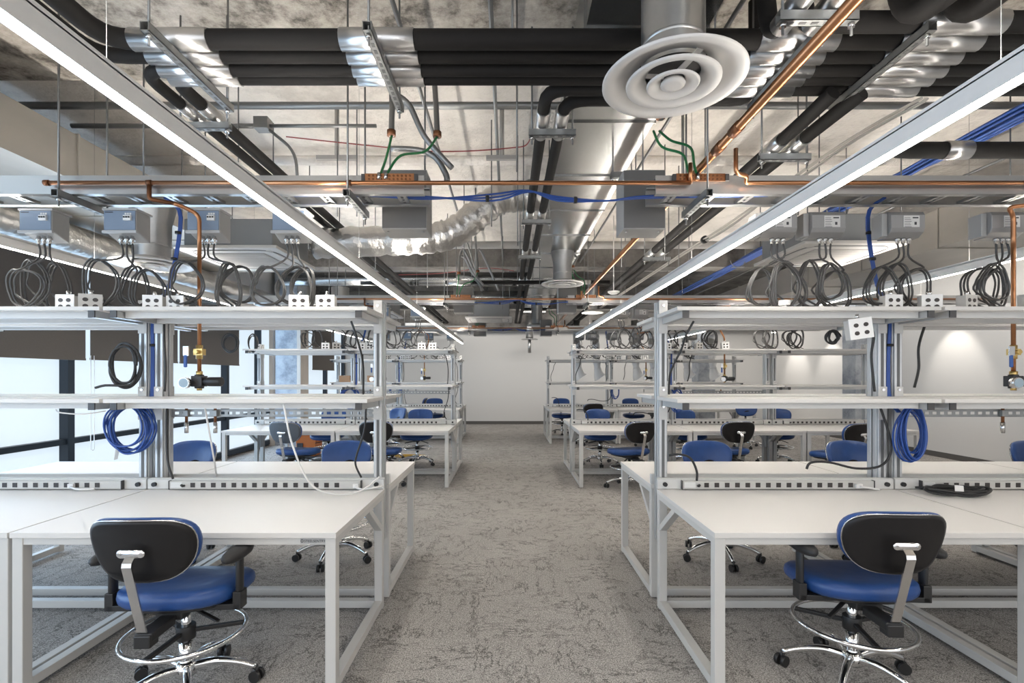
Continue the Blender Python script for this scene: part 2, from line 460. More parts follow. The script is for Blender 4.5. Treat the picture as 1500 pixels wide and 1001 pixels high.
def make_chair(arms=True, grey=False):
    t = thing('lab_chair', 'x', 'chair')
    # seat
    MB().rings([seat_ring(.80, .478), seat_ring(.93, .482), seat_ring(.985, .498), seat_ring(1.0, .518), seat_ring(.985, .538), seat_ring(.93, .551), seat_ring(.8, .557), seat_ring(.55, .553), seat_ring(.25, .549)]).build('seat', 'blue_vinyl', t, bevel=0).location = (0, .02, -.02)
    MB().rings([seat_ring(.70, .455, .01), seat_ring(.82, .462, .01), seat_ring(.86, .482, .02)]).build('seat_pan', 'black_plastic', t).location = (0, .02, -.02)
    # backrest, tilted plate with padded front
    zc = .775
    b = MB().rings([back_ring(.90, -.352), back_ring(.985, -.350), back_ring(1.0, -.343), back_ring(1.0, -.334)])
    b.move((0, 0, zc)); b.build('back_shell', 'shell_grey' if grey else 'shell_black', t)
    b = MB().rings([back_ring(1.005, -.3335), back_ring(1.02, -.322), back_ring(1.015, -.308), back_ring(.97, -.296), back_ring(.85, -.288), back_ring(.5, -.283), back_ring(.15, -.282)])
    b.move((0, 0, zc+.004)); b.build('back_cushion', 'blue_vinyl', t)
    b = MB().tube(back_ring(1.003, -.338), .0035, 6, True); b.move((0, 0, zc)); b.build('edge_trim', 'bar_chrome', t)
    # chrome back bar with its rounded plate
    bar = MB(); hw = .019; th = .004
    path = [(-.362, .775), (-.385, .752), (-.388, .735), (-.300, .435), (-.275, .405)]
    vs = []
    for (y, z) in path: vs += [(-hw, y-th, z), (hw, y-th, z), (hw, y+th, z-.002), (-hw, y+th, z-.002)]
    fs = [(0,1,2,3)] + [tuple(i*4+q for q in (0,3,2,1)) for i in (len(path)-1,)]
    for i in range(len(path)-1):
        for k in range(4):
            k2 = (k+1) % 4; fs.append((i*4+k, (i+1)*4+k, (i+1)*4+k2, i*4+k2))
    bar.add(vs, fs); bo = bar.build('back_bar', 'bar_chrome', t)
    pl = MB(); pr = []
    for yy, sc in ((-.362, .94), (-.364, .97), (-.368, .97), (-.370, .9)):
        ring = []
        for k in range(28):
            a = 2*PI*k/28; x = math.copysign(max(0, abs(.040)), math.cos(a)) + .017*math.cos(a); ring.append(Vector((x*sc, yy+.0, .782 + .017*math.sin(a)*sc)))
        pr.append(ring)
    pl.rings(pr)
    sb = MB()
    for x in (-.043, .043): sb.cyl((x, -.368, .782), (x, -.374, .782), .0065, 10)
    pl.build('back_plate', 'chrome', t, extra=[(sb, 'bar_chrome')])
    # mechanism under the seat
    MB().box(-.06, .06, -.13, .10, .40, .455).box(-.035, .035, -.295, -.13, .385, .425).box(-.034, .034, -.305, -.245, .365, .42)\
        .bar((.05, -.02, .405), (.19, -.07, .365), .022, .012).bar((.05, .05, .405), (.20, .07, .375), .022, .012).bar((-.05, -.03, .405), (-.17, -.10, .35), .022, .012).build('mechanism', 'black_plastic', t, bevel=.006)
    MB().cyl((0, 0, .12), (0, 0, .24), .029, 18).cyl((0, 0, .24), (0, 0, .405), .021, 18).build('gas_lift', 'chrome', t)
    # foot ring
    R0 = .255; zr = .285
    MB().tube([(R0*math.cos(a), R0*math.sin(a), zr) for a in [2*PI*i/40 for i in range(40)]], .011, 10, True).build('foot_ring', 'chrome', t)
    sp = MB().cyl((0, 0, .255), (0, 0, .32), .042, 18)
    for a in (.4, .4+2*PI/3, .4+4*PI/3): sp.bar((.03*math.cos(a), .03*math.sin(a), .29), ((R0-.004)*math.cos(a), (R0-.004)*math.sin(a), zr-.004), .022, .018)
    sp.build('ring_spokes', 'black_plastic', t, bevel=.003)
    # five-star base
    MB().lathe([(0, .085), (.045, .085), (.05, .10), (.045, .135), (.030, .15), (0, .15)], 20).build('hub', 'chrome', t)
    for i in range(5):
        a = 2*PI*i/5 + .25; c, q = math.cos(a), math.sin(a)
        leg = spline([(.03*c, .03*q, .118), (.12*c, .12*q, .128), (.22*c, .22*q, .108), (.30*c, .30*q, .072)], 4)
        lo = MB().tube(leg, [.021 - .006*k/(len(leg)-1) for k in range(len(leg))], 10).build('base_leg', 'chrome', t)
        ca = MB(); px, py = .305*c, .305*q; a2 = a + 1.1 + i*.7; ux, uy = math.cos(a2), math.sin(a2)
        for sgn in (-1, 1):
            ca.tube([(px + ux*sgn*.008, py + uy*sgn*.008, .029), (px + ux*sgn*.026, py + uy*sgn*.026, .029)], .028, 16)
        ca.cyl((px, py, .03), (px, py, .078), .008, 8)
        ca.build('caster', 'black_plastic', lo)
    if arms:
        for sx in (-1, 1):
            ar = MB().box(sx*.10, sx*.298, -.10, -.03, .430, .456).box(sx*.266, sx*.304, -.10, -.04, .43, .51)
            ar.rings([[Vector((sx*(.285 + .015*math.cos(2*PI*k/16)), -.07 + .026*math.sin(2*PI*k/16), z)) for k in range(16)] for z in (.44, .672)])
            ao = ar.build('armrest', 'black_plastic', t, bevel=.004)
            pd = []
            for z, s in ((.662, .62), (.672, .92), (.686, 1.0), (.698, .97), (.706, .8)):
                pd.append([Vector((sx*.283 + .042*s*math.cos(2*PI*k/24)*(1+.12*math.sin(2*PI*k/24)), -.085 + .120*s*math.copysign(abs(math.sin(2*PI*k/24))**.8, math.sin(2*PI*k/24)), z)) for k in range(24)])
            MB().rings(pd).build('arm_pad', 'black_rubber', ao)
    return t
protos = {}
def chair(x, y, deg, label, arms=False, grey=False):
    key = (arms, grey)
    if key not in protos:
        protos[key] = make_chair(arms, grey); o = protos[key]
    else: o = dup(protos[key])
    o.location = (x, y, 0); o.rotation_euler = (0, 0, math.radians(deg)); o['label'] = label; o['group'] = 'blue laboratory chairs'
    return o
CH = [
 (-1.53, 2.38, 2, 'blue seat chair with black back, closest to the camera, front left bench', True, False),
 (1.69, 2.47, -3, 'blue seat chair with black back, closest to the camera, front right bench', True, False),
 (-1.42, 4.14, 180, 'blue chair facing the camera behind the front left bench, nearer the aisle', False, False),
 (-2.80, 4.14, 176, 'blue chair partly hidden behind the uprights of the front left bench', False, False),
 (1.74, 4.14, 180, 'blue chair facing the camera behind the front right bench, nearest the aisle', False, False),
 (3.02, 4.14, 183, 'blue chair facing the camera half behind the uprights of the front right bench', False, False),
 (4.62, 4.14, 172, 'blue chair at the right edge of the picture behind the front right bench', False, False),
 (-2.83, 6.72, -8, 'grey backed blue chair seen from behind at the middle left bench near the windows', False, True),
 (-1.72, 6.75, 2, 'black backed chair seen from behind beside the aisle upright at the middle left bench', False, False),
 (1.62, 6.72, 16, 'black backed blue chair turned towards the aisle at the middle right bench', False, False),
 (2.95, 6.75, 2, 'black backed chair seen from behind at the second middle right bench', False, False),
 (4.22, 6.48, 20, 'black backed chair turned sideways at the third middle right bench', False, False),
 (-1.55, 8.52, 178, 'blue chair facing the camera behind the middle left bench, nearest the aisle', False, False),
 (-2.20, 8.98, 140, 'blue chair turned aside behind the middle left bench, second from the aisle', False, False),
 (-3.06, 8.52, 180, 'blue chair behind the middle left bench next to the hanging blue cable', False, False),
 (1.55, 8.52, 178, 'blue chair facing the camera behind the middle right bench, nearest the aisle', False, False),
 (3.06, 8.52, 182, 'blue chair facing the camera behind the second middle right bench', False, False),
 (4.62, 8.64, 150, 'blue chair turned aside behind the third middle right bench', False, False),
 (1.78, 11.05, 8, 'black backed chair seen from behind at the back right bench nearest the aisle', False, False),
 (3.02, 10.7, 80, 'black chair turned sideways with an armrest at the second back right bench', True, False),
 (5.05, 10.55, 165, 'blue chair facing the camera in front of the third back right bench', False, False),
 (1.38, 12.96, 178, 'blue chair behind the back right bench, nearest the aisle by the back wall', False, False),
 (3.22, 12.96, 182, 'blue chair behind the second back right bench by the back wall', False, False),
 (-1.95, 12.96, 180, 'blue chair behind the back left bench, nearest the aisle by the back wall', True, False),
 (-2.55, 13.42, 100, 'dark chair turned sideways behind the back left bench by the back wall', False, False),
]
for c in CH: chair(*c)
# ================================================================ OVERHEAD, REPEATED ABOVE EACH ROW
KIT = []          # (object, label template, x shift of the back row)
def kit(o, tmpl, dx3=0.0, skip=()):
    o['label'] = tmpl.format(row=ROWS[0]); KIT.append((o, tmpl, dx3, skip)); return o

def tray(x0, x1, tmpl):
    t = thing('cable_tray', '', 'cable tray', ((x0+x1)/2, 3.08, 2.575), 0, 'aluminium ladder cable trays over the benches')
    for (y, s) in ((2.97, 1), (3.19, -1)):
        MB().box(x0, x1, y-.004, y+.004, 2.575, 2.685).box(x0, x1, y, y+s*.035, 2.575, 2.581).box(x0, x1, y, y+s*.028, 2.679, 2.685).build('side_rail', 'tray_alu', t, True)
    x = x0 + .12; i = 0
    while x < x1 - .05 and i < 40:
        m = MB().box(x-.028, x-.008, 2.975, 3.186, 2.588, 2.606).box(x+.008, x+.028, 2.975, 3.186, 2.588, 2.606)
        for q in range(5): m.box(x-.009, x+.009, 2.985+q*.045, 3.008+q*.045, 2.590, 2.604)
        m.build('rung', 'tray_alu', t, True); x += .235; i += 1
    return kit(t, tmpl)
tray(-5.0, -.50, 'long aluminium ladder cable tray over the {row} row left')
tray(.87, 7.4, 'long aluminium ladder cable tray over the {row} row right')

# copper line running across under the trays
t = thing('copper_pipe', '', 'pipe', (0, 2.93, 2.62), 0, 'copper lines across the room')
MB().tube([(-2.70, 2.925, 2.625), (1.06, 2.925, 2.625)], .0125, 10).tube([(1.06, 2.925, 2.625), (1.06, 2.925, 2.74)], .0125, 10).build('pipe_run', 'copper', t, True)
for q in (-2.692, -2.095, -.93): MB().tube([(q-.014, 2.925, 2.625), (q+.014, 2.925, 2.625)], .017, 10).build('coupling', 'copper_dark', t, True)
MB().tube(fillet([(-2.095, 2.925, 2.62), (-2.095, 2.925, 2.53), (-1.99, 2.98, 2.525)], .02), .0125, 8).build('tee_drop', 'copper_dark', t, True)
kit(t, 'thin copper pipe crossing the aisle below the trays of the {row} row')
t = thing('copper_pipe', '', 'pipe', (4, 2.93, 2.62), 0, 'copper lines across the room')
MB().tube(fillet([(1.30, 2.87, 2.80), (1.30, 2.87, 2.66), (1.38, 2.90, 2.655), (1.38, 2.925, 2.625), (7.2, 2.925, 2.625)], .03), .0125, 10).build('pipe_run', 'copper', t, True)
kit(t, 'thin copper pipe running along the cable tray of the {row} row right')

def trapeze_y(x, y0, y1, z, tmpl, ztop=3.88, both=True, reg=True, slots=True):
    """slotted strut along Y hung on threaded rods"""
    t = thing('trapeze_hanger', '', 'hanger', (x, (y0+y1)/2, z), 0, 'slotted strut hangers under the ceiling')
    st = MB().box(x-.02, x+.02, y0, y1, z, z+.003).box(x-.02, x-.017, y0, y1, z, z+.041).box(x+.017, x+.02, y0, y1, z, z+.041).box(x-.02, x+.02, y0, y1, z+.038, z+.041)
    m, y = MB(), y0 + .05
    while y < y1 - .04:
        m.box(x-.007, x+.007, y-.014, y+.014, z-.0015, z+.0005); y += .05
    st.build('strut', 'strut_steel', t, True, extra=[(m, 'slot_dark')])
    ys = (y0+.03, y1-.03) if both else (y0+.03,)
    for y in ys:
        MB().cyl((x, y, z-.05), (x, y, ztop), .006, 6).build('threaded_rod', 'rod_steel', t, True)
        MB().cyl((x, y, z-.018), (x, y, z-.002), .013, 6).build('nut', 'bar_chrome', t, True)
    if reg: return kit(t, tmpl)
    t['label'] = tmpl; return t
trapeze_y(-2.60, 2.87, 3.28, 2.53, 'slotted strut by the windows under the copper pipe, {row} row left', 3.72)
trapeze_y(-.93, 2.87, 3.28, 2.53, 'slotted strut under the tray end by the copper bar, {row} row left', 3.72)
trapeze_y(1.15, 2.87, 3.28, 2.53, 'slotted strut under the tray end by the copper bar, {row} row right', 3.72)

def rod(x, y, z0, z1, label=None):
    return solo(MB().cyl((x, y, z0), (x, y, z1), .0055, 6), 'threaded_rod', 'rod_steel', label or 'thin grey threaded rod hanging from the ceiling', 'threaded rod', 'bare threaded rods')

# power boxes
def cord_path(gx, y, z0, x_end, y_end, seed, coil=True, zs=1.90):
    rn = random.Random(seed); pts = [Vector((gx, y, z0)), Vector((gx+.004, y, z0-.09))]
    if coil:
        cx = x_end + rn.uniform(-.03, .03); cz = zs + .165 + rn.uniform(-.02, .02); rx = .085 + rn.uniform(-.015, .03); rz = .13 + rn.uniform(-.02, .02)
        a0 = rn.uniform(1.2, 2.0); turns = 2.4
        n = 30
        for i in range(n):
            a = a0 + 2*PI*turns*i/n; w = 1 + .10*math.sin(3*a + seed)
            pts.append(Vector((cx + rx*w*math.cos(a), y_end - .03 + .06*i/n, max(zs+.012, cz + rz*w*math.sin(a)))))
        pts.append(Vector((x_end + .09, y_end, zs+.012)))
    else:
        pts += [Vector(((gx+x_end)/2, (y+y_end)/2, zs+.30)), Vector((x_end-.02, y_end, zs+.17)), Vector((x_end, y_end, zs+.10))]
    return spline(pts, 4)
def power_box(x, front, seed, tmpl):
    t = thing('power_box', '', 'power box', (x, 3.16, 2.37), 0, 'grey power boxes hung under the cable trays')
    y0, y1, z0, z1 = 3.10, 3.225, 2.385, 2.525
    if front:
        MB().add([(x-.10, y0, z0+.012), (x+.10, y0, z0+.012), (x+.10, y0, z1), (x-.10, y0, z1), (x-.10, y1, z0-.035), (x+.10, y1, z0-.035), (x+.10, y1, z1), (x-.10, y1, z1)],
                 [(0,1,2,3), (5,4,7,6), (4,0,3,7), (1,5,6,2), (3,2,6,7), (0,4,5,1)]).build('housing', 'box_grey_light', t, True, bevel=.006)
        MB().box(x-.106, x+.106, y0-.006, y1+.01, z1-.003, z1+.009).build('top_flange', 'box_rim', t, True); MB().box(x-.106, x+.106, y0-.010, y0+.004, z0-.004, z0+.012).build('bottom_flange', 'box_rim', t, True)
        f = MB().box(x-.096, x+.096, y0-.005, y0-.0003, z0+.016, z1-.006).build('front_panel', 'box_blue', t, True)
        b = MB().box(x+.030, x+.075, y0-.018, y0-.0052, z1-.068, z1-.036).build('breaker', 'breaker_white', t, True)
        m = MB(); m2 = MB()
        for q in (.038, .0525, .067):
            m.box(x+q-.004, x+q+.004, y0-.023, y0-.0182, z1-.053, z1-.044); m2.box(x+q-.0055, x+q+.0055, y0-.0065, y0-.0052, z1-.030, z1-.019)
        m.build('switch', 'tie_black', b, True); m2.build('tag', 'label_white', b, True)
        MB().box(x-.09, x-.04, y0-.0058, y0-.0052, z1-.018, z1-.012).build('marking', 'ink', f, True)
    else:
        pr = []
        for xx in (x-.105, x+.105):
            ring = [Vector((xx, y1, z0-.02)), Vector((xx, y0+.05, z0-.02)), Vector((xx, y0+.012, z0+.005)), Vector((xx, y0, z0+.03)), Vector((xx, y0, z1-.03)), Vector((xx, y0+.012, z1-.008)), Vector((xx, y0+.04, z1)), Vector((xx, y1, z1))]
            pr.append(ring)
        MB().rings(pr, smooth=False).build('housing', 'box_silver', t, True, bevel=.004)
        MB().box(x-.14, x-.105, y0+.03, y1, z0-.015, z1-.01).build('end_cover', 'box_grey_light', t, True, bevel=.004)
        l = MB().box(x-.03, x+.068, y0-.002, y0-.0002, z0+.035, z1-.035).build('rating_label', 'label_white', t, True)
        m = MB().box(x+.025, x+.06, y0-.0028, y0-.002, z1-.052, z1-.044).box(x+.036, x+.050, y0-.0028, y0-.002, z0+.048, z0+.066)
        for q in range(6): m.box(x-.025, x+.01+.004*(q % 3), y0-.0028, y0-.002, z1-.050-q*.011, z1-.0475-q*.011)
        m.build('printing', 'ink', l, True)
    for i, q in enumerate((-.035, 0, .035)):
        gx = x + q + (0.0 if front else .01)
        c = MB().cyl((gx, y0+.055, z0-.055), (gx, y0+.055, z0), .010, 10).cyl((gx, y0+.055, z0-.035), (gx, y0+.055, z0-.02), .015, 10).build('gland', 'bar_chrome', t, True)
        rn = random.Random(seed*7+i)
        MB().tube(cord_path(gx, y0+.055, z0-.05, x + rn.uniform(-.10, .10) + q, 3.12 + .05*i, seed*7+i, True), .0062, 6).build('cord', 'cord_grey', t, True)
    return kit(t, tmpl)
for i, x in enumerate((-2.92, -2.40, -1.885, -1.36)):
    power_box(x, True, i+1, 'grey power box with three breakers, {row} left tray, %s from the windows' % ['first', 'second', 'third', 'fourth'][i])
for i, x in enumerate((1.68, 1.98, 2.47, 3.09, 3.86, 4.35)):
    power_box(x, False, i+11, 'grey power box with white label, {row} right tray, %s from the aisle' % ['first', 'second', 'third', 'fourth', 'fifth', 'sixth'][i])
# copper ground bars with green leads
def ground_bar(x, tmpl, loops):
    t = thing('ground_bar', '', 'ground bar', (x, 2.955, 2.65), 0, 'copper ground bars on the cable trays')
    gb = MB().box(x-.145, x+.145, 2.950, 2.957, 2.645, 2.690)
    m = MB()
    for q in range(11):
        for z in (2.657, 2.677): m.cyl((x-.12+q*.024, 2.950, z), (x-.12+q*.024, 2.947, z), .0065, 8)
    gb.build('bus_bar', 'copper', t, True, extra=[(m, 'copper_dark')])
    for q in (-.165, .145): MB().box(x+q, x+q+.02, 2.945, 2.962, 2.648, 2.686).build('stand_off', 'cap_grey', t, True)
    for lp in loops:
        MB().tube(spline([(x+lp[0][0], 2.944, 2.66)] + [(x+a, 3.0+.12*k, z) for k, (a, z) in enumerate(lp)], 6), .008, 8).build('ground_lead', 'green_wire', t, True)
        MB().cyl((x+lp[0][0], 2.942, 2.652), (x+lp[0][0], 2.944, 2.69), .011, 8).build('lug', 'bar_chrome', t, True)
    return kit(t, tmpl)
ground_bar(-.70, 'copper ground bar with two green leads on the {row} left cable tray', [[(-.06, 2.72), (-.06, 2.86), (-.055, 3.05)], [(-.02, 2.72), (.03, 2.87), (.16, 2.95), (.22, 3.10)]])
ground_bar(1.13, 'copper ground bar with two green leads on the {row} right cable tray', [[(-.06, 2.74), (-.05, 2.88), (-.14, 2.98), (-.16, 3.14)], [(-.02, 2.76), (0.0, 2.92), (-.08, 3.02), (-.12, 3.14)]])
# flexible conduits above the ground bars
def conduit(pts, r, tmpl, mat='conduit', fit=True, name='flexible_conduit', group='grey conduits at the ground bars'):
    t = thing(name, '', 'conduit', tuple(Vector(pts[0])), 0, group)
    MB().tube(spline(pts, 5), r, 8).build('conduit_run', mat, t, True)
    if fit: 
        p = Vector(pts[0]); MB().cyl(p, p + Vector((0, 0, .035)), r*1.5, 10).build('bushing', 'copper_dark', t, True)
    return kit(t, tmpl)
conduit([(-.757, 3.24, 3.05), (-.755, 3.26, 3.25), (-.74, 3.3, 3.34), (-.66, 3.34, 3.30), (-.56, 3.36, 3.1), (-.38, 3.38, 2.9)], .019, 'grey bent conduit over the left green ground lead of the {row} row')
conduit([(-.478, 3.36, 3.10), (-.49, 3.40, 3.3), (-.52, 3.46, 3.68)], .019, 'straight grey conduit over the second green lead, {row} row left')
conduit([(-.80, 3.42, 3.05), (-.62, 3.42, 3.04), (-.50, 3.42, 2.99), (-.43, 3.42, 2.88), (-.42, 3.42, 2.83)], .02, 'ribbed grey flexible conduit entering the {row} grey cabinet left of the aisle', fit=False)
conduit([(.97, 3.20, 3.14), (1.0, 3.22, 3.22), (1.09, 3.3, 3.42), (1.11, 3.35, 3.74)], .019, 'grey conduit over the green ground leads of the {row} row right')
# dark sheet-metal cabinets behind the tray ends
def cabinet(x0, x1, z0, z1, tmpl, rods=True):
    t = thing('control_cabinet', '', 'control cabinet', ((x0+x1)/2, 3.45, z0), 0, 'dark grey control cabinets between the trays')
    MB().box(x0, x1, 3.345, 3.57, z0, z1).build('casing', 'box_grey_light', t, True, bevel=.004)
    MB().box(x0+.004, x1-.004, 3.340, 3.345, z0+.006, z1-.006).build('cover', 'box_grey', t, True)
    for x in (x0+.03, x1-.03): MB().cyl((x, 3.40, z0), (x, 3.40, z0-.006), .008, 8).build('screw', 'bar_chrome', t, True)
    for x in (x0+.03, x1-.03) if rods else (): MB().cyl((x, 3.45, z1), (x, 3.45, 3.88), .006, 6).build('threaded_rod', 'rod_steel', t, True)
    return kit(t, tmpl)
cabinet(-.845, -.545, 2.48, 2.875, 'dark grey metal cabinet behind the {row} left cable tray end')
cabinet(.765, 1.045, 2.48, 2.875, 'dark grey metal cabinet behind the {row} right cable tray end', False)
# blue data cable across the aisle from tray to tray
t = thing('data_cable', '', 'cable', (.2, 3.08, 2.6), 0, 'blue data cables across the aisle')
for k in range(3):
    MB().tube(spline([(-1.6, 3.06+.02*k, 2.612), (-.9, 3.06+.02*k, 2.612), (-.50, 3.08+.02*k, 2.60), (-.1, 3.08, 2.575+.02*k), (.12, 3.08, 2.63+.004*k), (.30, 3.08, 2.60-.012*k), (.6, 3.08, 2.575), (.87, 3.08+.02*k, 2.606), (1.6, 3.06+.02*k, 2.612)], 5), .006, 6).build('cable_strand', 'cord_blue', t, True)
MB().cyl((-.14, 3.07, 2.585), (-.12, 3.07, 2.585), .022, 8).cyl((.40, 3.08, 2.580), (.42, 3.08, 2.580), .022, 8).build('cable_tie', 'tie_black', t, True)
kit(t, 'blue data cables sagging across the aisle between the trays of the {row} row')
# blue cables dropping at the bench seams, with a coil below
def blue_drop(x, y, tmpl, coil, dx3, off):
    t = thing('data_cable', '', 'cable', (x, y, 1.3), 0, 'blue data cables hanging at the bench seams')
    for k in range(4):
        MB().tube(spline([(x+off+.005*k, 3.10, 2.60), (x+off*.95+.006*k, y-.012, 2.53), (x+off*.55+.006*k, y-.005, 2.1), (x+.004*k, y, 1.93), (x-.008+.005*k, y, 1.6), (x-.01+.006*k, y-.01, 1.36), (x-.01+.006*k, y-.09, 1.27)], 5), .0055, 6).build('cable_strand', 'cord_blue', t, True)
    m = MB()
    for z, q in ((2.43, .86), (2.26, .72), (1.70, 0)): m.cyl((x+off*q+.006, y-.008, z-.008), (x+off*q+.006, y-.008, z+.008), .019, 10)
    m.build('cable_tie', 'tie_black', t, True)
    cx, cz, rx, rz = coil
    rn = random.Random(int(abs(x)*100))
    for k in range(5):
        pts = []
        ax, az, ox, oz = rx*rn.uniform(.75, 1.05), rz*rn.uniform(.85, 1.05), rn.uniform(-.02, .02), rn.uniform(-.02, .02)
        for i in range(44):
            a = 2*PI*i/22 + PI/2; pts.append((x + cx + ox + ax*math.cos(a)*(1+.05*math.sin(2*a+k)), y - .125 + .0012*i - .008*k, 1.27 + cz + oz + az*math.sin(a)))
        MB().tube(spline(pts, 2), .0055, 6).build('cable_coil', 'cord_blue', t, True)
    return kit(t, tmpl, dx3)
blue_drop(-2.318, 3.27, 'blue data cables with round coil at the bench seam, {row} row left', (-.07, -.10, .125, .145), -.3, .19)
blue_drop(2.475, 3.27, 'blue data cables with long coil at the bench seam, {row} row right', (.06, -.13, .085, .165), 0, -.16)
t = thing('paper_tag', '', 'tag', (-2.47, 3.17, .98), 0, 'paper tags on the blue coils')
MB().add([(-2.475, 3.165, 1.06), (-2.445, 3.165, 1.07), (-2.465, 3.165, .975), (-2.49, 3.165, .968)], [(0,3,2,1), (0,1,2,3)]).build('tag_card', 'label_white', t, True)
kit(t, 'white paper tag hanging from the round blue coil of the {row} row', -.3)
# compressed-air drops: copper pipe, ball valve, regulator with gauge
def air_drop(x, src, tmpl, dx3=0.0):
    y = 3.27
    t = thing('air_regulator', '', 'air regulator', (x, y, 1.40), 0, 'compressed air drops with regulators')
    xu = x*3.055/3.27
    MB().tube(fillet([src, (xu-.07, 3.02, 2.515), (xu, 3.055, 2.48), (xu, 3.055, 2.30), (x, y, 2.08), (x, y, 1.42)], .05), .0125, 10).build('drop_pipe', 'copper', t, True)
    v = MB().cyl((x, y, 1.61), (x, y, 1.70), .02, 12).box(x-.028, x+.03, y-.02, y+.02, 1.635, 1.675).cyl((x, y-.02, 1.655), (x, y-.045, 1.655), .014, 10).build('ball_valve', 'brass', t, True)
    MB().box(x-.075, x-.04, y-.05, y-.042, 1.63, 1.69).build('valve_lever', 'bar_chrome', v, True)
    MB().box(x-.072, x-.050, y-.053, y-.040, 1.555, 1.635).build('lever_grip', 'blue_paint', v, True, bevel=.006)
    MB().cyl((x, y, 1.50), (x, y, 1.53), .022, 6).cyl((x, y, 1.405), (x, y, 1.43), .016, 10).build('fitting', 'brass', t, True)
    r = MB().box(x-.035, x+.035, y-.035, y+.035, 1.43, 1.50).cyl((x+.03, y, 1.462), (x+.15, y, 1.462), .027, 14).cyl((x+.06, y, 1.462), (x+.145, y, 1.462), .031, 14).cyl((x, y, 1.418), (x, y, 1.508), .028, 12).build('regulator_body', 'black_plastic', t, True, bevel=.004)
    g = MB().cyl((x-.05, y-.05, 1.455), (x-.05, y-.085, 1.455), .034, 20).build('gauge', 'bar_chrome', r, True)
    MB().cyl((x-.05, y-.0852, 1.455), (x-.05, y-.087, 1.455), .029, 20).build('gauge_face', 'gauge_face', g, True)
    MB().cyl((x-.035, y-.03, 1.455), (x-.045, y-.05, 1.455), .010, 8).build('gauge_stem', 'brass', r, True)
    return kit(t, tmpl, dx3)
air_drop(-2.015, (-1.99, 2.98, 2.525), 'copper air drop with black regulator above the {row} left bench')
air_drop(3.29, (3.25, 2.97, 2.53), 'copper air drop with black regulator above the second {row} right bench')
# perforated strut with air outlets below the lower shelf
def outlet_strut(x0, x1, drops, tmpl, dx3):
    y = 3.315
    t = thing('air_outlet_rail', '', 'strut rail', ((x0+x1)/2, y, 1.25), 0, 'slotted rails below the shelves')
    rl = MB().box(x0, x1, y-.011, y-.008, 1.264, 1.280).box(x0, x1, y-.011, y-.008, 1.230, 1.246).box(x0, x1, y-.011, y+.008, 1.277, 1.280).box(x0, x1, y-.011, y+.008, 1.230, 1.233)
    x = x0
    while x < x1-.02: rl.box(x, x+.022, y-.011, y-.008, 1.246, 1.264); x += .05
    rl.build('slotted_rail', 'strut_steel', t, True)
    for x in drops:
        d = MB().cyl((x, y-.02, 1.16), (x, y-.02, 1.34), .009, 8).build('outlet_pipe', 'copper_dark', t, True)
        MB().box(x-.017, x+.017, y-.036, y-.012, 1.235, 1.275).build('pipe_clamp', 'strut_steel', d, True, bevel=.002)
        MB().cyl((x, y-.02, 1.125), (x, y-.02, 1.195), .0125, 10).build('quick_coupler', 'bar_chrome', d, True)
    return kit(t, tmpl, dx3)
outlet_strut(-2.22, -.89, (-2.115, -1.926), 'slotted rail with two air couplers below the {row} left lower shelf', -.3)
outlet_strut(2.62, 3.9, (3.245,), 'slotted rail with one air coupler below the second {row} right lower shelf', 0)
# outlet boxes on the top shelves
def quad_box(x, y, z, rz, tilt, tmpl, mat='outlet_white', dx3=0.0, reg=True, w=.105, h=.098, skip=()):
    t = thing('outlet_box', '', 'outlet box', (x, y, z), rz, 'outlet boxes on the shelves')
    t.rotation_euler = (0, tilt, rz)
    MB().box(-w/2, w/2, -.022, .03, 0, h).build('box_body', 'outlet_grey', t, bevel=.003)
    f = MB().box(-w/2-.006, w/2+.006, -.027, -.022, -.0, h+.006).build('cover_plate', mat, t, bevel=.002)
    for sx in (-1, 1):
        for zz in (.30, .70):
            m = MB(); ring0 = []; 
            for yy in (-.0268, -.0295):
                ring0.append([Vector((sx*w*.23 + .014*math.cos(2*PI*k/14), yy, h*zz + .012*math.sin(2*PI*k/14))) for k in range(14)])
            m.rings(ring0, smooth=False).build('receptacle', 'outlet_brown', f)
    MB().cyl((0, 0, h), (0, 0, h+.03), .012, 8).build('connector', 'bar_chrome', t)
    return kit(t, tmpl, dx3, skip) if reg else t
ZT = 1.8955
quad_box(-2.72, 3.10, ZT, 0, 0, 'white four-gang outlet box on the {row} left top shelf, nearest the windows', dx3=-.3)
quad_box(-2.56, 3.08, ZT, .5, 0, 'grey outlet box lying beside the white one on the {row} left top shelf', 'outlet_grey', dx3=-.3)
quad_box(-2.20, 3.12, ZT, .1, 0, 'white outlet box left of the blue cables on the {row} left top shelf', dx3=-.3)
quad_box(-2.07, 3.14, ZT, -.1, 0, 'white outlet box right of the blue cables on the {row} left top shelf', dx3=-.3)
quad_box(-1.30, 3.12, ZT, .2, 0, 'white outlet box on the {row} left top shelf, towards the aisle', dx3=-.3)
quad_box(-1.13, 3.12, ZT, -.05, 0, 'white four-gang outlet box on the {row} left top shelf, nearest the aisle', dx3=-.3)
quad_box(2.36, 3.10, ZT, .1, 0, 'white outlet box left of the blue cables on the {row} right top shelf')
quad_box(2.60, 3.10, ZT, -.15, 0, 'white outlet box right of the blue cables on the {row} right top shelf')
quad_box(2.83, 3.10, ZT, .35, 0, 'grey outlet box beyond the blue cables on the {row} right top shelf', 'outlet_grey')
quad_box(3.22, 3.10, ZT+.01, .15, -.06, 'grey four-gang outlet box by the copper drop on the {row} right top shelf')
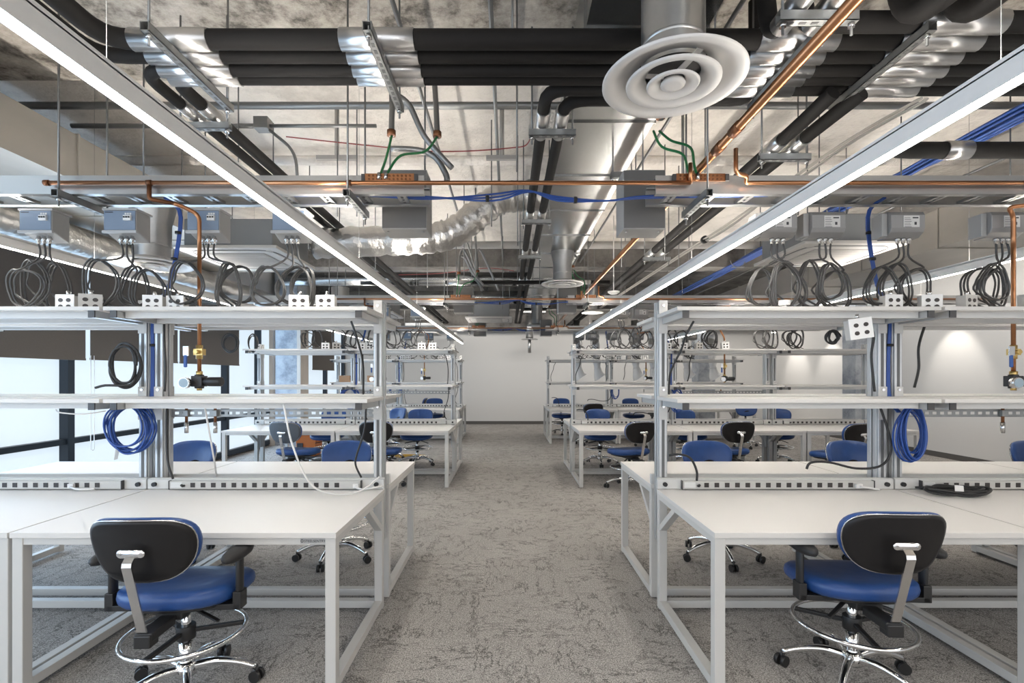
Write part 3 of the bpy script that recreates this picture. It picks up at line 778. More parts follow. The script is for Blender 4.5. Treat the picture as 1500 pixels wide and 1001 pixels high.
# cords hanging from top shelf to the power channel
def hung_cord(pts, mat, r, tmpl, dx3=0.0, name='power_cable', group='power cables at the bench uprights'):
    o = solo(MB().tube(spline(pts, 6), r, 7), name, mat, '', 'cord', group); return kit(o, tmpl, dx3)
hung_cord([(-.935, 2.98, 1.825), (-.905, 3.0, 1.72), (-.90, 3.1, 1.58), (-.915, 3.16, 1.385)], 'cord_black', .0065, 'black cord between the shelves beside the aisle upright, {row} row left', -.3)
hung_cord([(-.90, 3.17, 1.30), (-.915, 3.18, 1.15), (-.965, 3.19, 1.0), (-.975, 3.2, .93), (-.94, 3.205, .85)], 'cord_black', .0065, 'black cord hanging below the lower shelf beside the aisle upright, {row} row left', -.3)
hung_cord([(-2.20, 3.205, 1.83), (-2.195, 3.20, 1.7), (-2.19, 3.205, 1.55), (-2.20, 3.21, 1.40)], 'cord_black', .007, 'black cord running down the seam upright between the shelves, {row} row left', -.3)
hung_cord([(-2.185, 3.21, 1.30), (-2.18, 3.20, 1.10), (-2.165, 3.19, .95), (-2.13, 3.185, .845)], 'cord_black', .007, 'black cord plugged into the power strip right of the seam upright, {row} row left', -.3)
hung_cord([(1.10, 2.98, 1.825), (1.06, 3.0, 1.74), (1.05, 3.05, 1.66), (1.0, 3.1, 1.52), (1.01, 3.16, 1.385)], 'cord_black', .0065, 'black cord from the top shelf beside the aisle upright, {row} row right')
hung_cord([(1.03, 3.22, .99), (1.08, 3.19, 1.0), (1.15, 3.18, .98), (1.19, 3.175, .90), (1.195, 3.185, .835)], 'cord_black', .0075, 'short black cord arching into the power strip beside the aisle upright, {row} row right')
hung_cord([(2.30, 3.20, 1.83), (2.325, 3.195, 1.75), (2.31, 3.195, 1.62), (2.335, 3.2, 1.40)], 'cord_black', .0075, 'black cord running down the seam upright between the shelves, {row} row right')
hung_cord([(2.37, 3.21, 1.32), (2.42, 3.20, 1.15), (2.43, 3.19, 1.02), (2.36, 3.18, .93), (2.2, 3.17, .915), (2.02, 3.16, .955), (1.90, 3.15, .955), (1.87, 3.15, .915)], 'cord_black', .0075, 'long black cord curving left over the bench below the lower shelf, {row} row right')
hung_cord([(2.86, 3.45, 1.84), (2.82, 3.45, 1.70), (2.82, 3.45, 1.55), (2.79, 3.45, 1.42)], 'cord_black', .0085, 'black cord with plug hanging behind the second bench, {row} row right')
# copy the repeated kit to the middle and back rows
for (o, tmpl, dx3, skip) in list(KIT):
    for r in (1, 2):
        if r in skip: continue
        dup(o, delta=(dx3 if r == 2 else 0.0, ROW_DY[r], 0), label=tmpl.format(row=ROWS[r]))
# --------------------------------------------------------------- front row only
def coil(name, mat, c, rx, rz, turns, r, label, plane='xz', seed=1, cat='cord', squash=None, tail=None, group=None):
    rn = random.Random(seed); pts = []; n = 20
    for i in range(int(turns*n)):
        a = 2*PI*i/n; k = 1 + .13*math.sin(a*.37 + seed) + .04*rn.random()
        u, v = rx*k*math.cos(a), rz*k*math.sin(a); q = i/n/turns
        if plane == 'xz': pts.append((c[0]+u, c[1]-.02+.04*q + .01*math.sin(1.7*a), c[2]+v))
        else: pts.append((c[0]+u, c[1]+v, c[2] + r + .012 + .010*math.sin(2.3*a) + .02*q))
    if tail: pts += [Vector(c) + Vector(p) for p in tail]
    return solo(MB().tube(spline(pts, 3), r, 7), name, mat, label, cat, group)
coil('cord_coil', 'cord_black', (-2.425, 3.17, 1.565), .085, .125, 3.2, .008, 'black cord coiled on the seam upright, plug sticking out, front row left', 'xz', 3, tail=[(.06, .0, -.10), (0, -.02, -.125), (-.10, -.03, -.125), (-.16, -.03, -.14)])
coil('cord_coil', 'cord_black', (2.745, 3.07, .7705), .165, .075, 5.5, .007, 'black cable coil lying on the bench by the power strip, front row right', 'xy', 5, tail=[(-.13, .08, .03), (-.16, .12, .02)])
solo(MB().add([(2.66, 2.99, .812), (2.705, 2.98, .812), (2.72, 3.0, .842), (2.675, 3.01, .845)], [(0,1,2,3), (3,2,1,0)]), 'paper_tag', 'label_white', 'small white tag on the black cable coil on the front right bench', 'tag')
coil('cord_coil', 'cord_black', (2.17, 3.36, 1.76), .035, .04, 4, .006, 'small black cord coil behind the tilted outlet box under the front right shelf', 'xz', 8)
t = quad_box(2.05, 2.93, 1.715, 0, -.14, '', reg=False, w=.125, h=.115)
t['label'] = 'tilted white four-gang outlet box hanging under the front right top shelf'
solo(MB().tube(spline([(-1.30, 2.90, 1.335), (-1.24, 2.88, 1.10), (-1.16, 2.95, .86), (-1.02, 3.02, .785), (-.90, 3.08, .80), (-.82, 3.18, .86)], 8), .0055, 7), 'power_cable', 'cord_white', 'white cord looping from the lower shelf down onto the front left bench', 'cord')
solo(MB().tube(spline([(-1.82, 3.0, 1.335), (-1.84, 3.1, 1.1), (-1.93, 3.3, .9), (-1.99, 3.40, .79), (-2.1, 3.42, .782)], 8), .0055, 7), 'power_cable', 'cord_white', 'white cord hanging from the left lower shelf to the rear table, front row left', 'cord')
solo(MB().tube(spline([(-2.66, 2.95, 1.30), (-2.62, 2.93, 1.285), (-2.5, 2.95, 1.275), (-2.4, 2.99, 1.29)], 6), .004, 6), 'power_cable', 'cord_white', 'short white cord drooping under the lower shelf left of the seam, front row', 'cord')
solo(MB().box(2.2, 2.24, 3.172, 3.19, .79, .815).tube(spline([(2.22, 3.17, .80), (2.27, 3.15, .795), (2.33, 3.15, .785)], 5), .006, 6), 'plug', 'cord_white', 'white plug with lead in the last socket of the front right power strip', 'plug')
solo(MB().box(-.985, -.95, 3.172, 3.19, .79, .815).tube(spline([(-.97, 3.17, .80), (-.92, 3.14, .79), (-.84, 3.14, .80), (-.80, 3.18, .80)], 5), .006, 6), 'plug', 'cord_white', 'white plug with lead in the last socket of the front left power strip', 'plug')
solo(MB().box(-2.79, -2.755, 3.172, 3.19, .79, .815).tube(spline([(-2.77, 3.17, .80), (-2.70, 3.14, .79), (-2.60, 3.15, .79)], 5), .006, 6), 'plug', 'cord_white', 'white plug in the power strip left of the seam, front row left', 'plug')
solo(MB().lathe([(0, 0), (.03, 0), (.032, .004), (.032, .024), (.03, .028), (0, .028)], 20, (0, 0, 0)).move((1.66, 3.02, ZT+.03)).lathe([(.0, .0), (.012, .0), (.012, .03), (0, .03)], 10, (1.66, 3.02, ZT)), 'cable_reel', 'outlet_white', 'white round receptacle cover standing on the front right top shelf under a power box', 'outlet')
# ================================================================ CEILING SERVICES
# linear pendants
def pendant(x, y0, y1, label, wx=0.0):
    t = thing('linear_pendant', label, 'linear light', (x, (y0+y1)/2, 2.325), 0, 'linear pendant lights')
    h, z = .026, 2.325
    MB().box(x-h, x-h+.004, y0, y1, z-.003, z+.072).box(x+h-.004, x+h, y0, y1, z-.003, z+.072).box(x-h, x+h, y0, y1, z+.055, z+.060).box(x-h, x+h, y0-.004, y0, z-.003, z+.060).box(x-h, x+h, y1, y1+.004, z-.003, z+.060).build('housing', 'white_paint', t, True)
    MB().box(x-h+.0042, x+h-.0042, y0+.002, y1-.002, z-.002, z+.006).build('diffuser_lens', 'lens', t, True)
    MB().box(x-.013, x+.013, y0+.02, y1-.02, z+.0603, z+.0615).build('ceiling_glow_strip', 'ceiling_glow', t, True)  # unseen glowing strip added on top of the housing to light the ceiling
    y = y0 + .5
    while y < y1:
        MB().cyl((x+wx, y, z+.060), (x+wx, y, 3.75 if y < 3.82 else 3.9), .0012, 5).build('suspension_wire', 'rod_steel', t, True); y += 2.45
pendant(-1.162, -1.5, 12.6, 'long bright white linear pendant light just left of the aisle')
pendant(1.423, -1.5, 10.5, 'long bright white linear pendant light just right of the aisle', .0)
pendant(-3.22, -1.5, 11.8, 'long white linear pendant light over the benches by the window wall')
pendant(3.60, -1.5, 11.8, 'long white linear pendant light farther right near the right wall', -.02)
# main duct above the aisle
def rect_duct(x0, x1, y0, y1, z0, z1, label, mat, step=1.22, name='rectangular_duct'):
    t = thing(name, label, 'duct', ((x0+x1)/2, (y0+y1)/2, z0), 0, 'sheet metal air ducts')
    MB().box(x0, x1, y0, y1, z0, z1).build('duct_body', mat, t, True)
    y = y0 + .4
    while y < y1:
        MB().box(x0-.012, x1+.012, y-.008, y+.008, z0-.012, z1+.012).build('seam_flange', mat, t, True); y += step
    return t
rect_duct(.40, 1.03, .3, 14.6, 3.30, 3.62, 'wide silver rectangular duct running along the aisle in the middle of the ceiling', 'duct_galv', .95)
rect_duct(-4.3, -3.33, .2, 7.2, 3.0, 3.36, 'large tan silver rectangular duct at the upper left by the windows', 'duct_tan', .82)
rect_duct(4.75, 5.75, 3.95, 11.5, 2.92, 3.35, 'large grey rectangular duct high on the right behind the power boxes', 'duct_tan', 1.2)
t = thing('foil_duct', 'round foil wrapped duct running along the window wall on the left', 'duct', (-4.25, 6, 2.6), 0, 'round ducts')
MB().tube([(-4.25 + .010*math.sin(k*1.7), 3.45 + k*.42, 2.825 + .008*math.cos(k*2.1)) for k in range(26)], .145, 20).build('duct_body', 'foil', t, True)
# foil flexible duct, S-bend into the main duct
t = thing('flexible_duct', 'crinkled silver foil duct bending into the main duct left of the aisle', 'duct', (-.7, 5.3, 2.85), 0, 'round ducts')
sp = spline([(.40, 5.33, 3.42), (.12, 5.33, 3.41), (-.12, 5.32, 3.37), (-.34, 5.3, 3.2), (-.58, 5.3, 3.02), (-.85, 5.3, 2.955), (-1.3, 5.3, 2.93), (-2.04, 5.3, 2.90)], 9)
MB().tube(sp, [.155 + .010*math.sin(i*2.3) + .006*math.cos(i*1.1) for i in range(len(sp))], 22).build('duct_body', 'foil', t, True)
# round ducts across the far part
for (y, z, r, lab) in ((9.9, 3.42, .13, 'dark round duct crossing the ceiling beyond the middle row'), (11.8, 3.36, .15, 'second round duct crossing the ceiling over the back row')):
    solo(MB().tube([(-4.4 + k*.5975, y, z) for k in range(9)], r, 18), 'round_duct', 'duct_galv', lab, 'duct', 'round ducts')
# round ceiling diffusers with their necks
def diffuser(x, y, z, r, ztop, neck, label, cone=False, neckmat='galv'):
    t = thing('round_diffuser', label, 'air diffuser', (x, y, z), 0, 'round ceiling diffusers')
    MB().lathe([(r, .012), (r, .004), (.985*r, 0), (.90*r, .003), (.83*r, .012), (.76*r, .030), (.64*r, .048), (.50*r, .056), (.50*r, .060), (.74*r, .042), (.88*r, .018), (r, .012)], 56, (x, y, z)).build('outer_cone', 'diffuser_white', t, True)
    MB().lathe([(.66*r, .002), (.655*r, -.006), (.64*r, -.009), (.55*r, -.004), (.46*r, .014), (.38*r, .034), (.38*r, .038), (.5*r, .022), (.66*r, .002)], 48, (x, y, z)).build('middle_cone', 'diffuser_white', t, True)
    MB().lathe([(.37*r, -.006), (.362*r, -.014), (.345*r, -.015), (.26*r, -.006), (.17*r, .014), (.16*r, .018), (.27*r, .006), (.37*r, -.006)], 40, (x, y, z)).lathe([(0, -.012), (.10*r, -.014), (.165*r, -.012), (.175*r, -.005), (.15*r, .01), (0, .01)], 32, (x, y, z)).build('inner_cone', 'diffuser_white', t, True)
    m = MB()
    for k in range(3):
        a = k*2*PI/3 + .9
        m.bar((x+.12*r*math.cos(a), y+.12*r*math.sin(a), z+.03), (x+.55*r*math.cos(a), y+.55*r*math.sin(a), z+.05), .03, .004)
    m.build('vane_bracket', 'diffuser_white', t, True)
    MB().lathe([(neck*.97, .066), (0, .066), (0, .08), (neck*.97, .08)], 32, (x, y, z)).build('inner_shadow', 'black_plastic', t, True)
    n = MB(); pr = [(neck, z+.05)]
    if cone: pr += [(neck, ztop-.16), (neck*1.22, ztop-.02), (neck*1.24, ztop)]
    else: pr += [(neck, ztop)]
    n.lathe([(a, b) for a, b in pr], 36, (x, y, 0))
    zz = z + .16
    while zz < ztop - .2: n.lathe([(neck, zz-.008), (neck+.006, zz), (neck, zz+.008)], 36, (x, y, 0)); zz += .17
    n.build('neck', neckmat, t, True)
    return t
diffuser(.72, 2.20, 2.782, .305, 3.30, .135, 'large round white diffuser on a silver neck, nearest the camera over the aisle')
diffuser(.78, 7.27, 2.83, .305, 3.30, .135, 'round white diffuser with flared silver neck farther down the aisle', True)
diffuser(.72, 12.8, 2.78, .26, 3.30, .14, 'small far round white diffuser over the aisle before the back wall')
diffuser(-3.03, 4.27, 2.44, .305, 2.95, .14, 'round white diffuser on a silver neck over the front left bench', True)
diffuser(1.54, 9.2, 2.66, .20, 3.2, .09, 'round white diffuser just right of the aisle beyond the middle row')
diffuser(-2.75, 8.2, 2.44, .30, 2.95, .14, 'round white diffuser over the middle left bench')
solo(MB().lathe([(0, 0), (.05, 0), (.085, .02), (.09, .04), (0, .045)], 28, (1.57, 7.5, 2.73)).cyl((1.57, 7.5, 2.77), (1.57, 7.5, 3.9), .008, 8), 'access_point', 'white_paint', 'small white dome on the ceiling right of the aisle above the middle row', 'wireless access point')
solo(MB().cyl((.62, 14.85, 2.2), (.62, 14.85, 2.6), .045, 16).cyl((.62, 14.85, 2.6), (.62, 14.85, 3.3), .11, 20).lathe([(0, 2.585), (.24, 2.59), (.25, 2.605), (.11, 2.615)], 28, (.62, 14.85, 0)), 'duct_drop', 'galv', 'silver round duct drop in front of the back wall', 'duct')
# cassette air units
def cassette(x0, y0, z, label, S=.95):
    x1, y1 = x0+S, y0+S; xc, yc = (x0+x1)/2, (y0+y1)/2
    t = thing('cassette_unit', label, 'air conditioner', (xc, yc, z), 0, 'ceiling cassette air units')
    fr = MB(); fr.box(x0, x1, y0, y1, z, z+.03); fr.build('panel', 'cassette_white', t, True, bevel=.006)
    h = S*.29
    MB().box(xc-h, xc+h, yc-h, yc+h, z-.006, z-.0005).build('intake_grille', 'cassette_grille', t, True, bevel=.003)
    m = MB()
    for k in range(14): m.box(xc-h+.02, xc+h-.02, yc-h+.025+k*(2*h-.05)/13-.004, yc-h+.025+k*(2*h-.05)/13+.004, z-.009, z-.0062)
    m.build('grille_slats', 'cassette_white', t, True)
    q = S*.40
    for (a, b, c, d) in ((-q, q, -q, -q+.05), (-q, q, q-.05, q), (-q, -q+.05, -q+.06, q-.06), (q-.05, q, -q+.06, q-.06)):
        MB().box(xc+a, xc+b, yc+c, yc+d, z-.004, z-.0005).build('air_flap', 'cassette_white', t, True)
    m = MB()
    ring = [Vector((xc + S*.425*math.copysign(abs(math.cos(a))**.35, math.cos(a)), yc + S*.425*math.copysign(abs(math.sin(a))**.35, math.sin(a)), z-.001)) for a in [2*PI*k/64 for k in range(64)]]
    m.tube(ring, .0055, 5, True); m.build('flap_gap', 'slot_dark', t, True)
    MB().box(x0+.06, x1-.06, y0+.06, y1-.06, z+.03, z+.29).build('casing', 'casing_grey', t, True, bevel=.01)
    for (a, b) in ((x0+.05, y0+.05), (x1-.05, y0+.05), (x0+.05, y1-.05), (x1-.05, y1-.05)): MB().cyl((a, b, z+.2), (a, b, 3.855), .006, 6).build('threaded_rod', 'rod_steel', t, True)
cassette(-3.09, 4.62, 2.68, 'square white cassette air unit over the front left bench, behind the power boxes')
cassette(2.66, 4.5, 2.69, 'square white cassette air unit over the front right bench, behind the power boxes')
cassette(-.88, 10.1, 2.68, 'square white cassette air unit over the aisle beyond the middle row')
cassette(-2.9, 13.7, 2.68, 'square white cassette air unit on the left near the back wall')
cassette(-3.09, 9.3, 2.68, 'square white cassette air unit over the benches between the middle and back left rows')
cassette(2.3, 9.2, 2.69, 'square white cassette air unit over the benches between the middle and back right rows')
# rack of black insulated pipes across the ceiling
ZR = 3.145
SH = [(-1.84, -1.46), (-.82, -.46), (1.22, 1.60), (1.90, 2.30)]
def ins_pipe(path, r, label, shields=(), axis=None, name='insulated_pipe', rad=.14, group='black insulated pipes', mat='insulation', inner=True):
    t = thing(name, label, 'pipe', tuple(Vector(path[0])), 0, group)
    MB().tube(fillet(path, rad), r, 14).build('pipe_insulation', mat, t, True)
    for (a, b) in shields: MB().tube([a, b], r+.006, 16).build('saddle_shield', 'shield', t, True)
    return t
def xs(y, z, skip=()): return [((a, y, z), (b, y, z)) for i, (a, b) in enumerate(SH) if i not in skip]
ins_pipe([(-1.97, .9, ZR), (-1.97, 2.455, ZR), (5.4, 2.455, ZR)], .046, 'thickest black insulated pipe crossing the ceiling, nearest the camera in the rack', xs(2.455, ZR))
ins_pipe([(-2.10, .9, ZR-.01), (-2.10, 2.565, ZR-.01), (5.4, 2.565, ZR-.01)], .036, 'black insulated pipe second from the camera in the ceiling rack', xs(2.565, ZR-.01))
ins_pipe([(-1.95, 15.05, ZR-.028), (-1.95, 2.652, ZR-.028), (5.4, 2.652, ZR-.028)], .033, 'black insulated pipe third in the ceiling rack, bending back on the left', xs(2.652, ZR-.028) + [((-1.95, 2.98, ZR-.028), (-1.95, 3.25, ZR-.028)), ((-1.95, 5.9, ZR-.028), (-1.95, 6.2, ZR-.028))])
ins_pipe([(-1.84, 15.05, ZR-.02), (-1.84, 2.735, ZR-.02), (5.4, 2.735, ZR-.02)], .038, 'black insulated pipe fourth in the ceiling rack, bending back on the left', xs(2.735, ZR-.02) + [((-1.84, 3.0, ZR-.02), (-1.84, 3.25, ZR-.02)), ((-1.84, 5.9, ZR-.02), (-1.84, 6.2, ZR-.02))])
ca = [3.22, 5.06, 6.55, 8.4]
ins_pipe([(.215, 15.05, ZR-.02), (.215, 2.84, ZR-.02), (5.4, 2.84, ZR-.02)], .038, 'left black pipe of the pair running along the aisle beside the duct', xs(2.84, ZR-.02, (0, 1)) + [((.215, y-.16, ZR-.02), (.215, y+.16, ZR-.02)) for y in ca])
ins_pipe([(.335, 15.05, ZR-.02), (.335, 2.95, ZR-.02), (1.45, 2.95, ZR-.02), (1.45, 2.95, 3.7)], .038, 'right black pipe of the pair running along the aisle beside the duct', [((.335, y-.16, ZR-.02), (.335, y+.16, ZR-.02)) for y in ca])
ins_pipe([(1.47, 2.335, ZR+.0), (5.4, 2.335, ZR+.0)], .046, 'black insulated pipe at the top right, nearest the camera', [((1.90, 2.335, ZR), (2.30, 2.335, ZR))])
ins_pipe([(1.77, 2.735, 3.045), (1.72, 2.95, 2.985), (1.72, 15, 2.985)], .040, 'left black pipe of the pair dropping from the rack on the right', [((1.72, 3.15, 2.985), (1.72, 3.36, 2.985)), ((1.72, 5.9, 2.985), (1.72, 6.2, 2.985))], rad=.1)
ins_pipe([(1.93, 2.735, 3.045), (1.85, 2.98, 2.985), (1.85, 15, 2.985)], .040, 'right black pipe of the pair dropping from the rack on the right', [((1.85, 3.12, 2.985), (1.85, 3.36, 2.985)), ((1.85, 5.9, 2.985), (1.85, 6.2, 2.985))], rad=.1)
ins_pipe([(1.19, .8, 3.03), (1.19, 2.28, 3.03), (1.19, 2.36, 3.45)], .040, 'black pipe with elbow above the diffuser, left of the copper pipe', [((1.19, 1.9, 3.03), (1.19, 2.2, 3.03))], rad=.12)
ins_pipe([(1.33, .8, 3.03), (1.33, 2.24, 3.03), (1.33, 2.30, 3.45)], .040, 'black pipe with elbow above the diffuser, beside the copper pipe', [((1.33, 1.9, 3.03), (1.33, 2.2, 3.03))], rad=.12)
ins_pipe([(1.86, .8, 3.02), (1.72, 2.16, 3.02), (1.70, 2.24, 3.45)], .050, 'thick black pipe with a round elbow at the top right', [], rad=.13)
ins_pipe([(2.0, .8, 3.02), (1.94, 2.16, 3.02), (1.93, 2.26, 3.45)], .045, 'second thick black pipe near the slotted strut at the top right', [], rad=.13)
ins_pipe([(2.64, 2.99, 3.13), (2.64, 3.6, 3.12), (5.4, 3.6, 3.12)], .058, 'thick black insulated pipe with silver saddle at the right above the cable tray', [((3.12, 3.6, 3.12), (3.30, 3.6, 3.12))], rad=.25)
for i, z in enumerate((0,)):
    ins_pipe([(-1.0, 7.95, 2.99), (1.6, 7.95, 2.99)], .03, 'black pipe crossing the aisle below the duct beyond the middle row', [((-.95, 7.95, 2.99), (-.6, 7.95, 2.99)), ((.95, 7.95, 2.99), (1.3, 7.95, 2.99))])
# strut hangers for those pipes
def trapeze_x(x0, x1, y, z, label, ztop=3.74):
    t = thing('trapeze_hanger', label, 'hanger', ((x0+x1)/2, y, z), 0, 'slotted strut hangers under the ceiling')
    st = MB().box(x0, x1, y-.02, y+.02, z, z+.003).box(x0, x1, y-.02, y-.017, z, z+.041).box(x0, x1, y+.017, y+.02, z, z+.041)
    m = MB(); x = x0+.05
    while x < x1-.04: m.box(x-.014, x+.014, y-.007, y+.007, z-.0015, z+.0005); x += .05
    st.build('strut', 'strut_steel', t, True, extra=[(m, 'slot_dark')])
    for x in (x0+.02, x1-.02):
        MB().cyl((x, y, z-.05), (x, y, ztop), .006, 6).build('threaded_rod', 'rod_steel', t, True)
        MB().cyl((x, y, z-.018), (x, y, z-.002), .014, 6).build('nut', 'bar_chrome', t, True)
for (x, lab) in ((-1.62, 'slotted strut under the black pipe rack at the upper left'), (-.63, 'slotted strut under the black pipe rack in the upper middle'),
                 (1.412, 'long slotted strut under the pipe rack just right of the large diffuser'), (1.885, 'slotted strut under the pipe rack at the upper right')):
    trapeze_y(x, 2.23, 2.926, 3.036, lab, 3.74, True, False)
trapeze_x(-2.06, -1.73, 3.12, 3.03, 'short strut under the left pair of black pipes, nearest the camera')
trapeze_x(-2.06, -1.73, 6.05, 3.03, 'short strut under the left pair of black pipes, farther away', 3.88)
for i, y in enumerate(ca):
    trapeze_x(.13, .43, y, 3.036, 'short strut under the aisle pipe pair, %s from the camera' % ['first', 'second', 'third', 'fourth'][i], 3.74 if y < 3.8 else 3.88)
trapeze_x(1.62, 1.95, 3.25, 2.894, 'short strut under the right pair of black pipes, nearest the camera')
trapeze_x(1.62, 1.95, 6.05, 2.894, 'short strut under the right pair of black pipes, farther away', 3.88)
trapeze_x(1.10, 1.42, 2.05, 2.940, 'strut across two silver saddles right beside the large diffuser')
trapeze_x(.78, 1.05, 3.85, 3.02, 'small empty strut hanging right of the silver duct', 3.88)
# large diagonal copper pipe along the room
t = thing('copper_pipe', 'thick copper pipe running into the room on the right of the large diffuser', 'pipe', (1.2, 3, 2.79), 0, 'copper lines along the room')
MB().tube([(1.20, .6, 2.80), (1.20, 14.8, 2.80)], .024, 14).build('pipe_run', 'copper', t, True)
for q in (2.82, 2.6): MB().tube([(1.20, q, 2.80), (1.20, q+.09, 2.80)], .029, 14).build('coupling', 'copper_dark', t, True)
# conduits and pipes along X near the deck
def xpipe(x0, x1, y, z, r, mat, label, name='conduit', cat='conduit'):
    solo(MB().cyl((x0, y, z), (x1, y, z), r, 10), name, mat, label, cat, 'conduits across the ceiling')
xpipe(-4.6, 5.5, 3.95, 3.63, .028, 'conduit', 'long grey steel pipe crossing the ceiling just beyond the black pipe rack', 'steel_pipe', 'pipe')
xpipe(-3.7, -2.15, 4.25, 3.62, .020, 'conduit', 'short grey conduit high at the left beside the tan duct')
xpipe(-2.05, -1.12, 4.25, 3.62, .015, 'conduit', 'thin grey conduit leaving the junction box on the ceiling at the left')
xpipe(-4.9, 7.5, 8.1, 3.62, .06, 'conduit_painted', 'painted pipe crossing the ceiling above the middle row', 'steel_pipe', 'pipe')
xpipe(-4.9, 7.5, 10.4, 3.72, .04, 'conduit_painted', 'painted pipe crossing the ceiling above the back row', 'steel_pipe', 'pipe')
solo(MB().box(-2.14, -2.02, 4.20, 4.30, 3.58, 3.68), 'junction_box', 'conduit', 'small grey junction box on the conduit at the upper left', 'junction box', bevel=.004)
solo(MB().tube(fillet([(-2.02, 4.24, 3.58), (-1.80, 4.24, 3.40), (-1.78, 4.24, 3.10)], .12), .013, 8), 'conduit', 'conduit', 'thin bent conduit dropping from the junction box at the upper left', 'conduit')
for (x0, x1, y, lab) in ((-.20, .08, 4.5, 'short white strut under the deck in the middle left of the aisle'), (-1.72, -1.36, 4.5, 'short white strut under the deck at the left')):
    solo(MB().box(x0, x1, y-.02, y+.02, 3.44, 3.475).cyl(((x0+x1)/2, y, 3.475), ((x0+x1)/2, y, 3.9), .02, 8), 'strut_clip', 'conduit_painted', lab, 'hanger')
solo(MB().tube(spline([(-1.95, 4.4, 3.60), (-1.2, 4.4, 3.52), (-.6, 4.4, 3.47), (.0, 4.4, 3.50), (.18, 4.4, 3.56), (.2, 4.4, 3.85)], 6), .005, 6), 'alarm_wire', 'cord_red', 'thin red wire sagging under the deck left of the aisle', 'wire')
solo(MB().tube(spline([(-1.95, 8.9, 3.30), (-1.2, 8.9, 3.33), (-.4, 8.9, 3.42), (.1, 8.9, 3.37)], 6), .006, 6), 'alarm_wire', 'cord_red', 'thin red wire under the deck farther back left of the aisle', 'wire')
for (x0, y0, lab) in ((-.78, 8.0, 'left grey conduit loop with green lead beyond the foil duct'), (-.52, 8.0, 'right grey conduit loop beyond the foil duct')):
    solo(MB().tube(spline([(x0, y0, 2.98), (x0, y0, 3.4), (x0+.06, y0, 3.52), (x0+.18, y0+.1, 3.3), (x0+.36, y0+.2, 2.9)], 6), .018, 8), 'flexible_conduit', 'conduit', lab, 'conduit')
# long slim tubes along the room above the trays
for (x, z, lab) in ((-.10, 3.55, 'slim grey tube along the ceiling left of the aisle pipes'), (1.30, 3.58, 'slim grey tube along the ceiling right of the silver duct'),
                    (-.62, 3.50, 'slim grey tube along the ceiling above the left cabinet'), (4.55, 3.5, 'slim grey tube along the ceiling at the far right')):
    solo(MB().cyl((x, 1.5, z), (x, 15, z), .014, 8), 'ceiling_tube', 'conduit', lab, 'conduit', 'slim tubes along the ceiling')
# cable bundles
t = thing('cable_bundle', 'thick bundle of bright blue data cables hung in hooks at the upper right', 'cable bundle', (3.1, 6, 3.0), 0)
for k in range(16):
    a = RND.uniform(0, 2*PI); q = RND.uniform(0, .075); ox, oz = q*math.cos(a)*1.2, q*math.sin(a)
    MB().tube(spline([(3.90+ox, 3.05, 3.50+oz), (3.9+ox, 3.5, 3.50+oz), (3.9+ox, 4.3, 3.49+oz*.9), (3.9-ox*.6, 6.0, 3.49+oz), (4.0+ox, 8.0, 3.49-oz*.7), (4.1+ox, 10.5, 3.49+oz), (4.1, 14, 3.49+oz)], 5), .013, 6).build('cable_strand', 'cord_blue', t, True)
for i, y in enumerate((3.42, 6.0, 8.6)):
    x, z = (3.9, 3.5) if i == 0 else (3.93, 3.49)
    solo(MB().tube([(x+.125*math.cos(a), y, z+.115*math.sin(a)) for a in [PI*1.0 + PI*k/12 for k in range(13)]] + [(x+.125, y, 3.74 if y < 3.8 else 3.89)], .008, 6).box(x-.10, x+.10, y-.03, y+.03, z-.122, z-.112), 'cable_hook', 'strut_steel', 'steel hook carrying the blue cable bundle, %s from the camera' % ['nearest', 'second', 'third'][i], 'hook')
t = thing('cable_bundle', 'bundle of thin pale grey wires hung under the deck at the upper right', 'cable bundle', (2.1, 5, 2.9), 0)
for k in range(9):
    a = RND.uniform(0, 2*PI); q = RND.uniform(0, .03); ox, oz = q*math.cos(a), q*math.sin(a)
    MB().tube(spline([(2.27+ox, 2.75, 3.02+oz), (2.22+ox, 3.2, 3.03+oz), (2.17+ox*1.4, 3.7, 3.0+oz*1.4), (2.14+ox*.6, 4.1, 2.98+oz*.6), (2.12+ox*1.4, 4.9, 2.96+oz*1.4), (2.1+ox, 6, 2.98+oz), (2.05+ox, 9, 3.0+oz), (2.0+ox, 11, 3.0+oz)], 4), .005, 5).build('wire_strand', 'wire_grey', t, True)
MB().cyl((2.14, 4.08, 2.98), (2.14, 4.12, 2.98), .035, 12).cyl((2.11, 5.38, 2.97), (2.11, 5.42, 2.97), .04, 12).build('cable_tie', 'tie_black', t, True)
# bare rods
for (x, y, z0) in ((-2.66, 4.4, 2.9), (-2.1, 3.9, 3.0), (-1.5, 4.4, 2.9), (-1.33, 4.4, 2.9), (-.16, 4.7, 2.9), (.05, 3.0, 2.72), (.09, 5.0, 2.8), (.47, 7.6, 2.9), (1.09, 4.3, 2.85), (1.2, 4.9, 2.8), (1.28, 3.7, 2.85), (1.45, 3.7, 2.9), (1.50, 4.3, 2.9),
                   (2.25, 3.9, 2.75), (2.6, 4.2, 2.85), (1.62, 5.2, 2.7), (1.9, 5.6, 2.7), (1.35, 6.0, 2.8), (2.3, 6.4, 2.7), (-.55, 6.2, 2.7), (-.42, 6.4, 2.72), (-1.1, 6.8, 2.7), (-.9, 7.4, 2.8), (.9, 9, 2.7), (-1.7, 6.4, 2.8), (1.4, 8.2, 2.7), (2.0, 8.6, 2.8), (-.1, 8.6, 2.65), (3.5, 5.2, 2.9), (4.0, 4.0, 2.8)):
    rod(x, y, z0, 3.9)
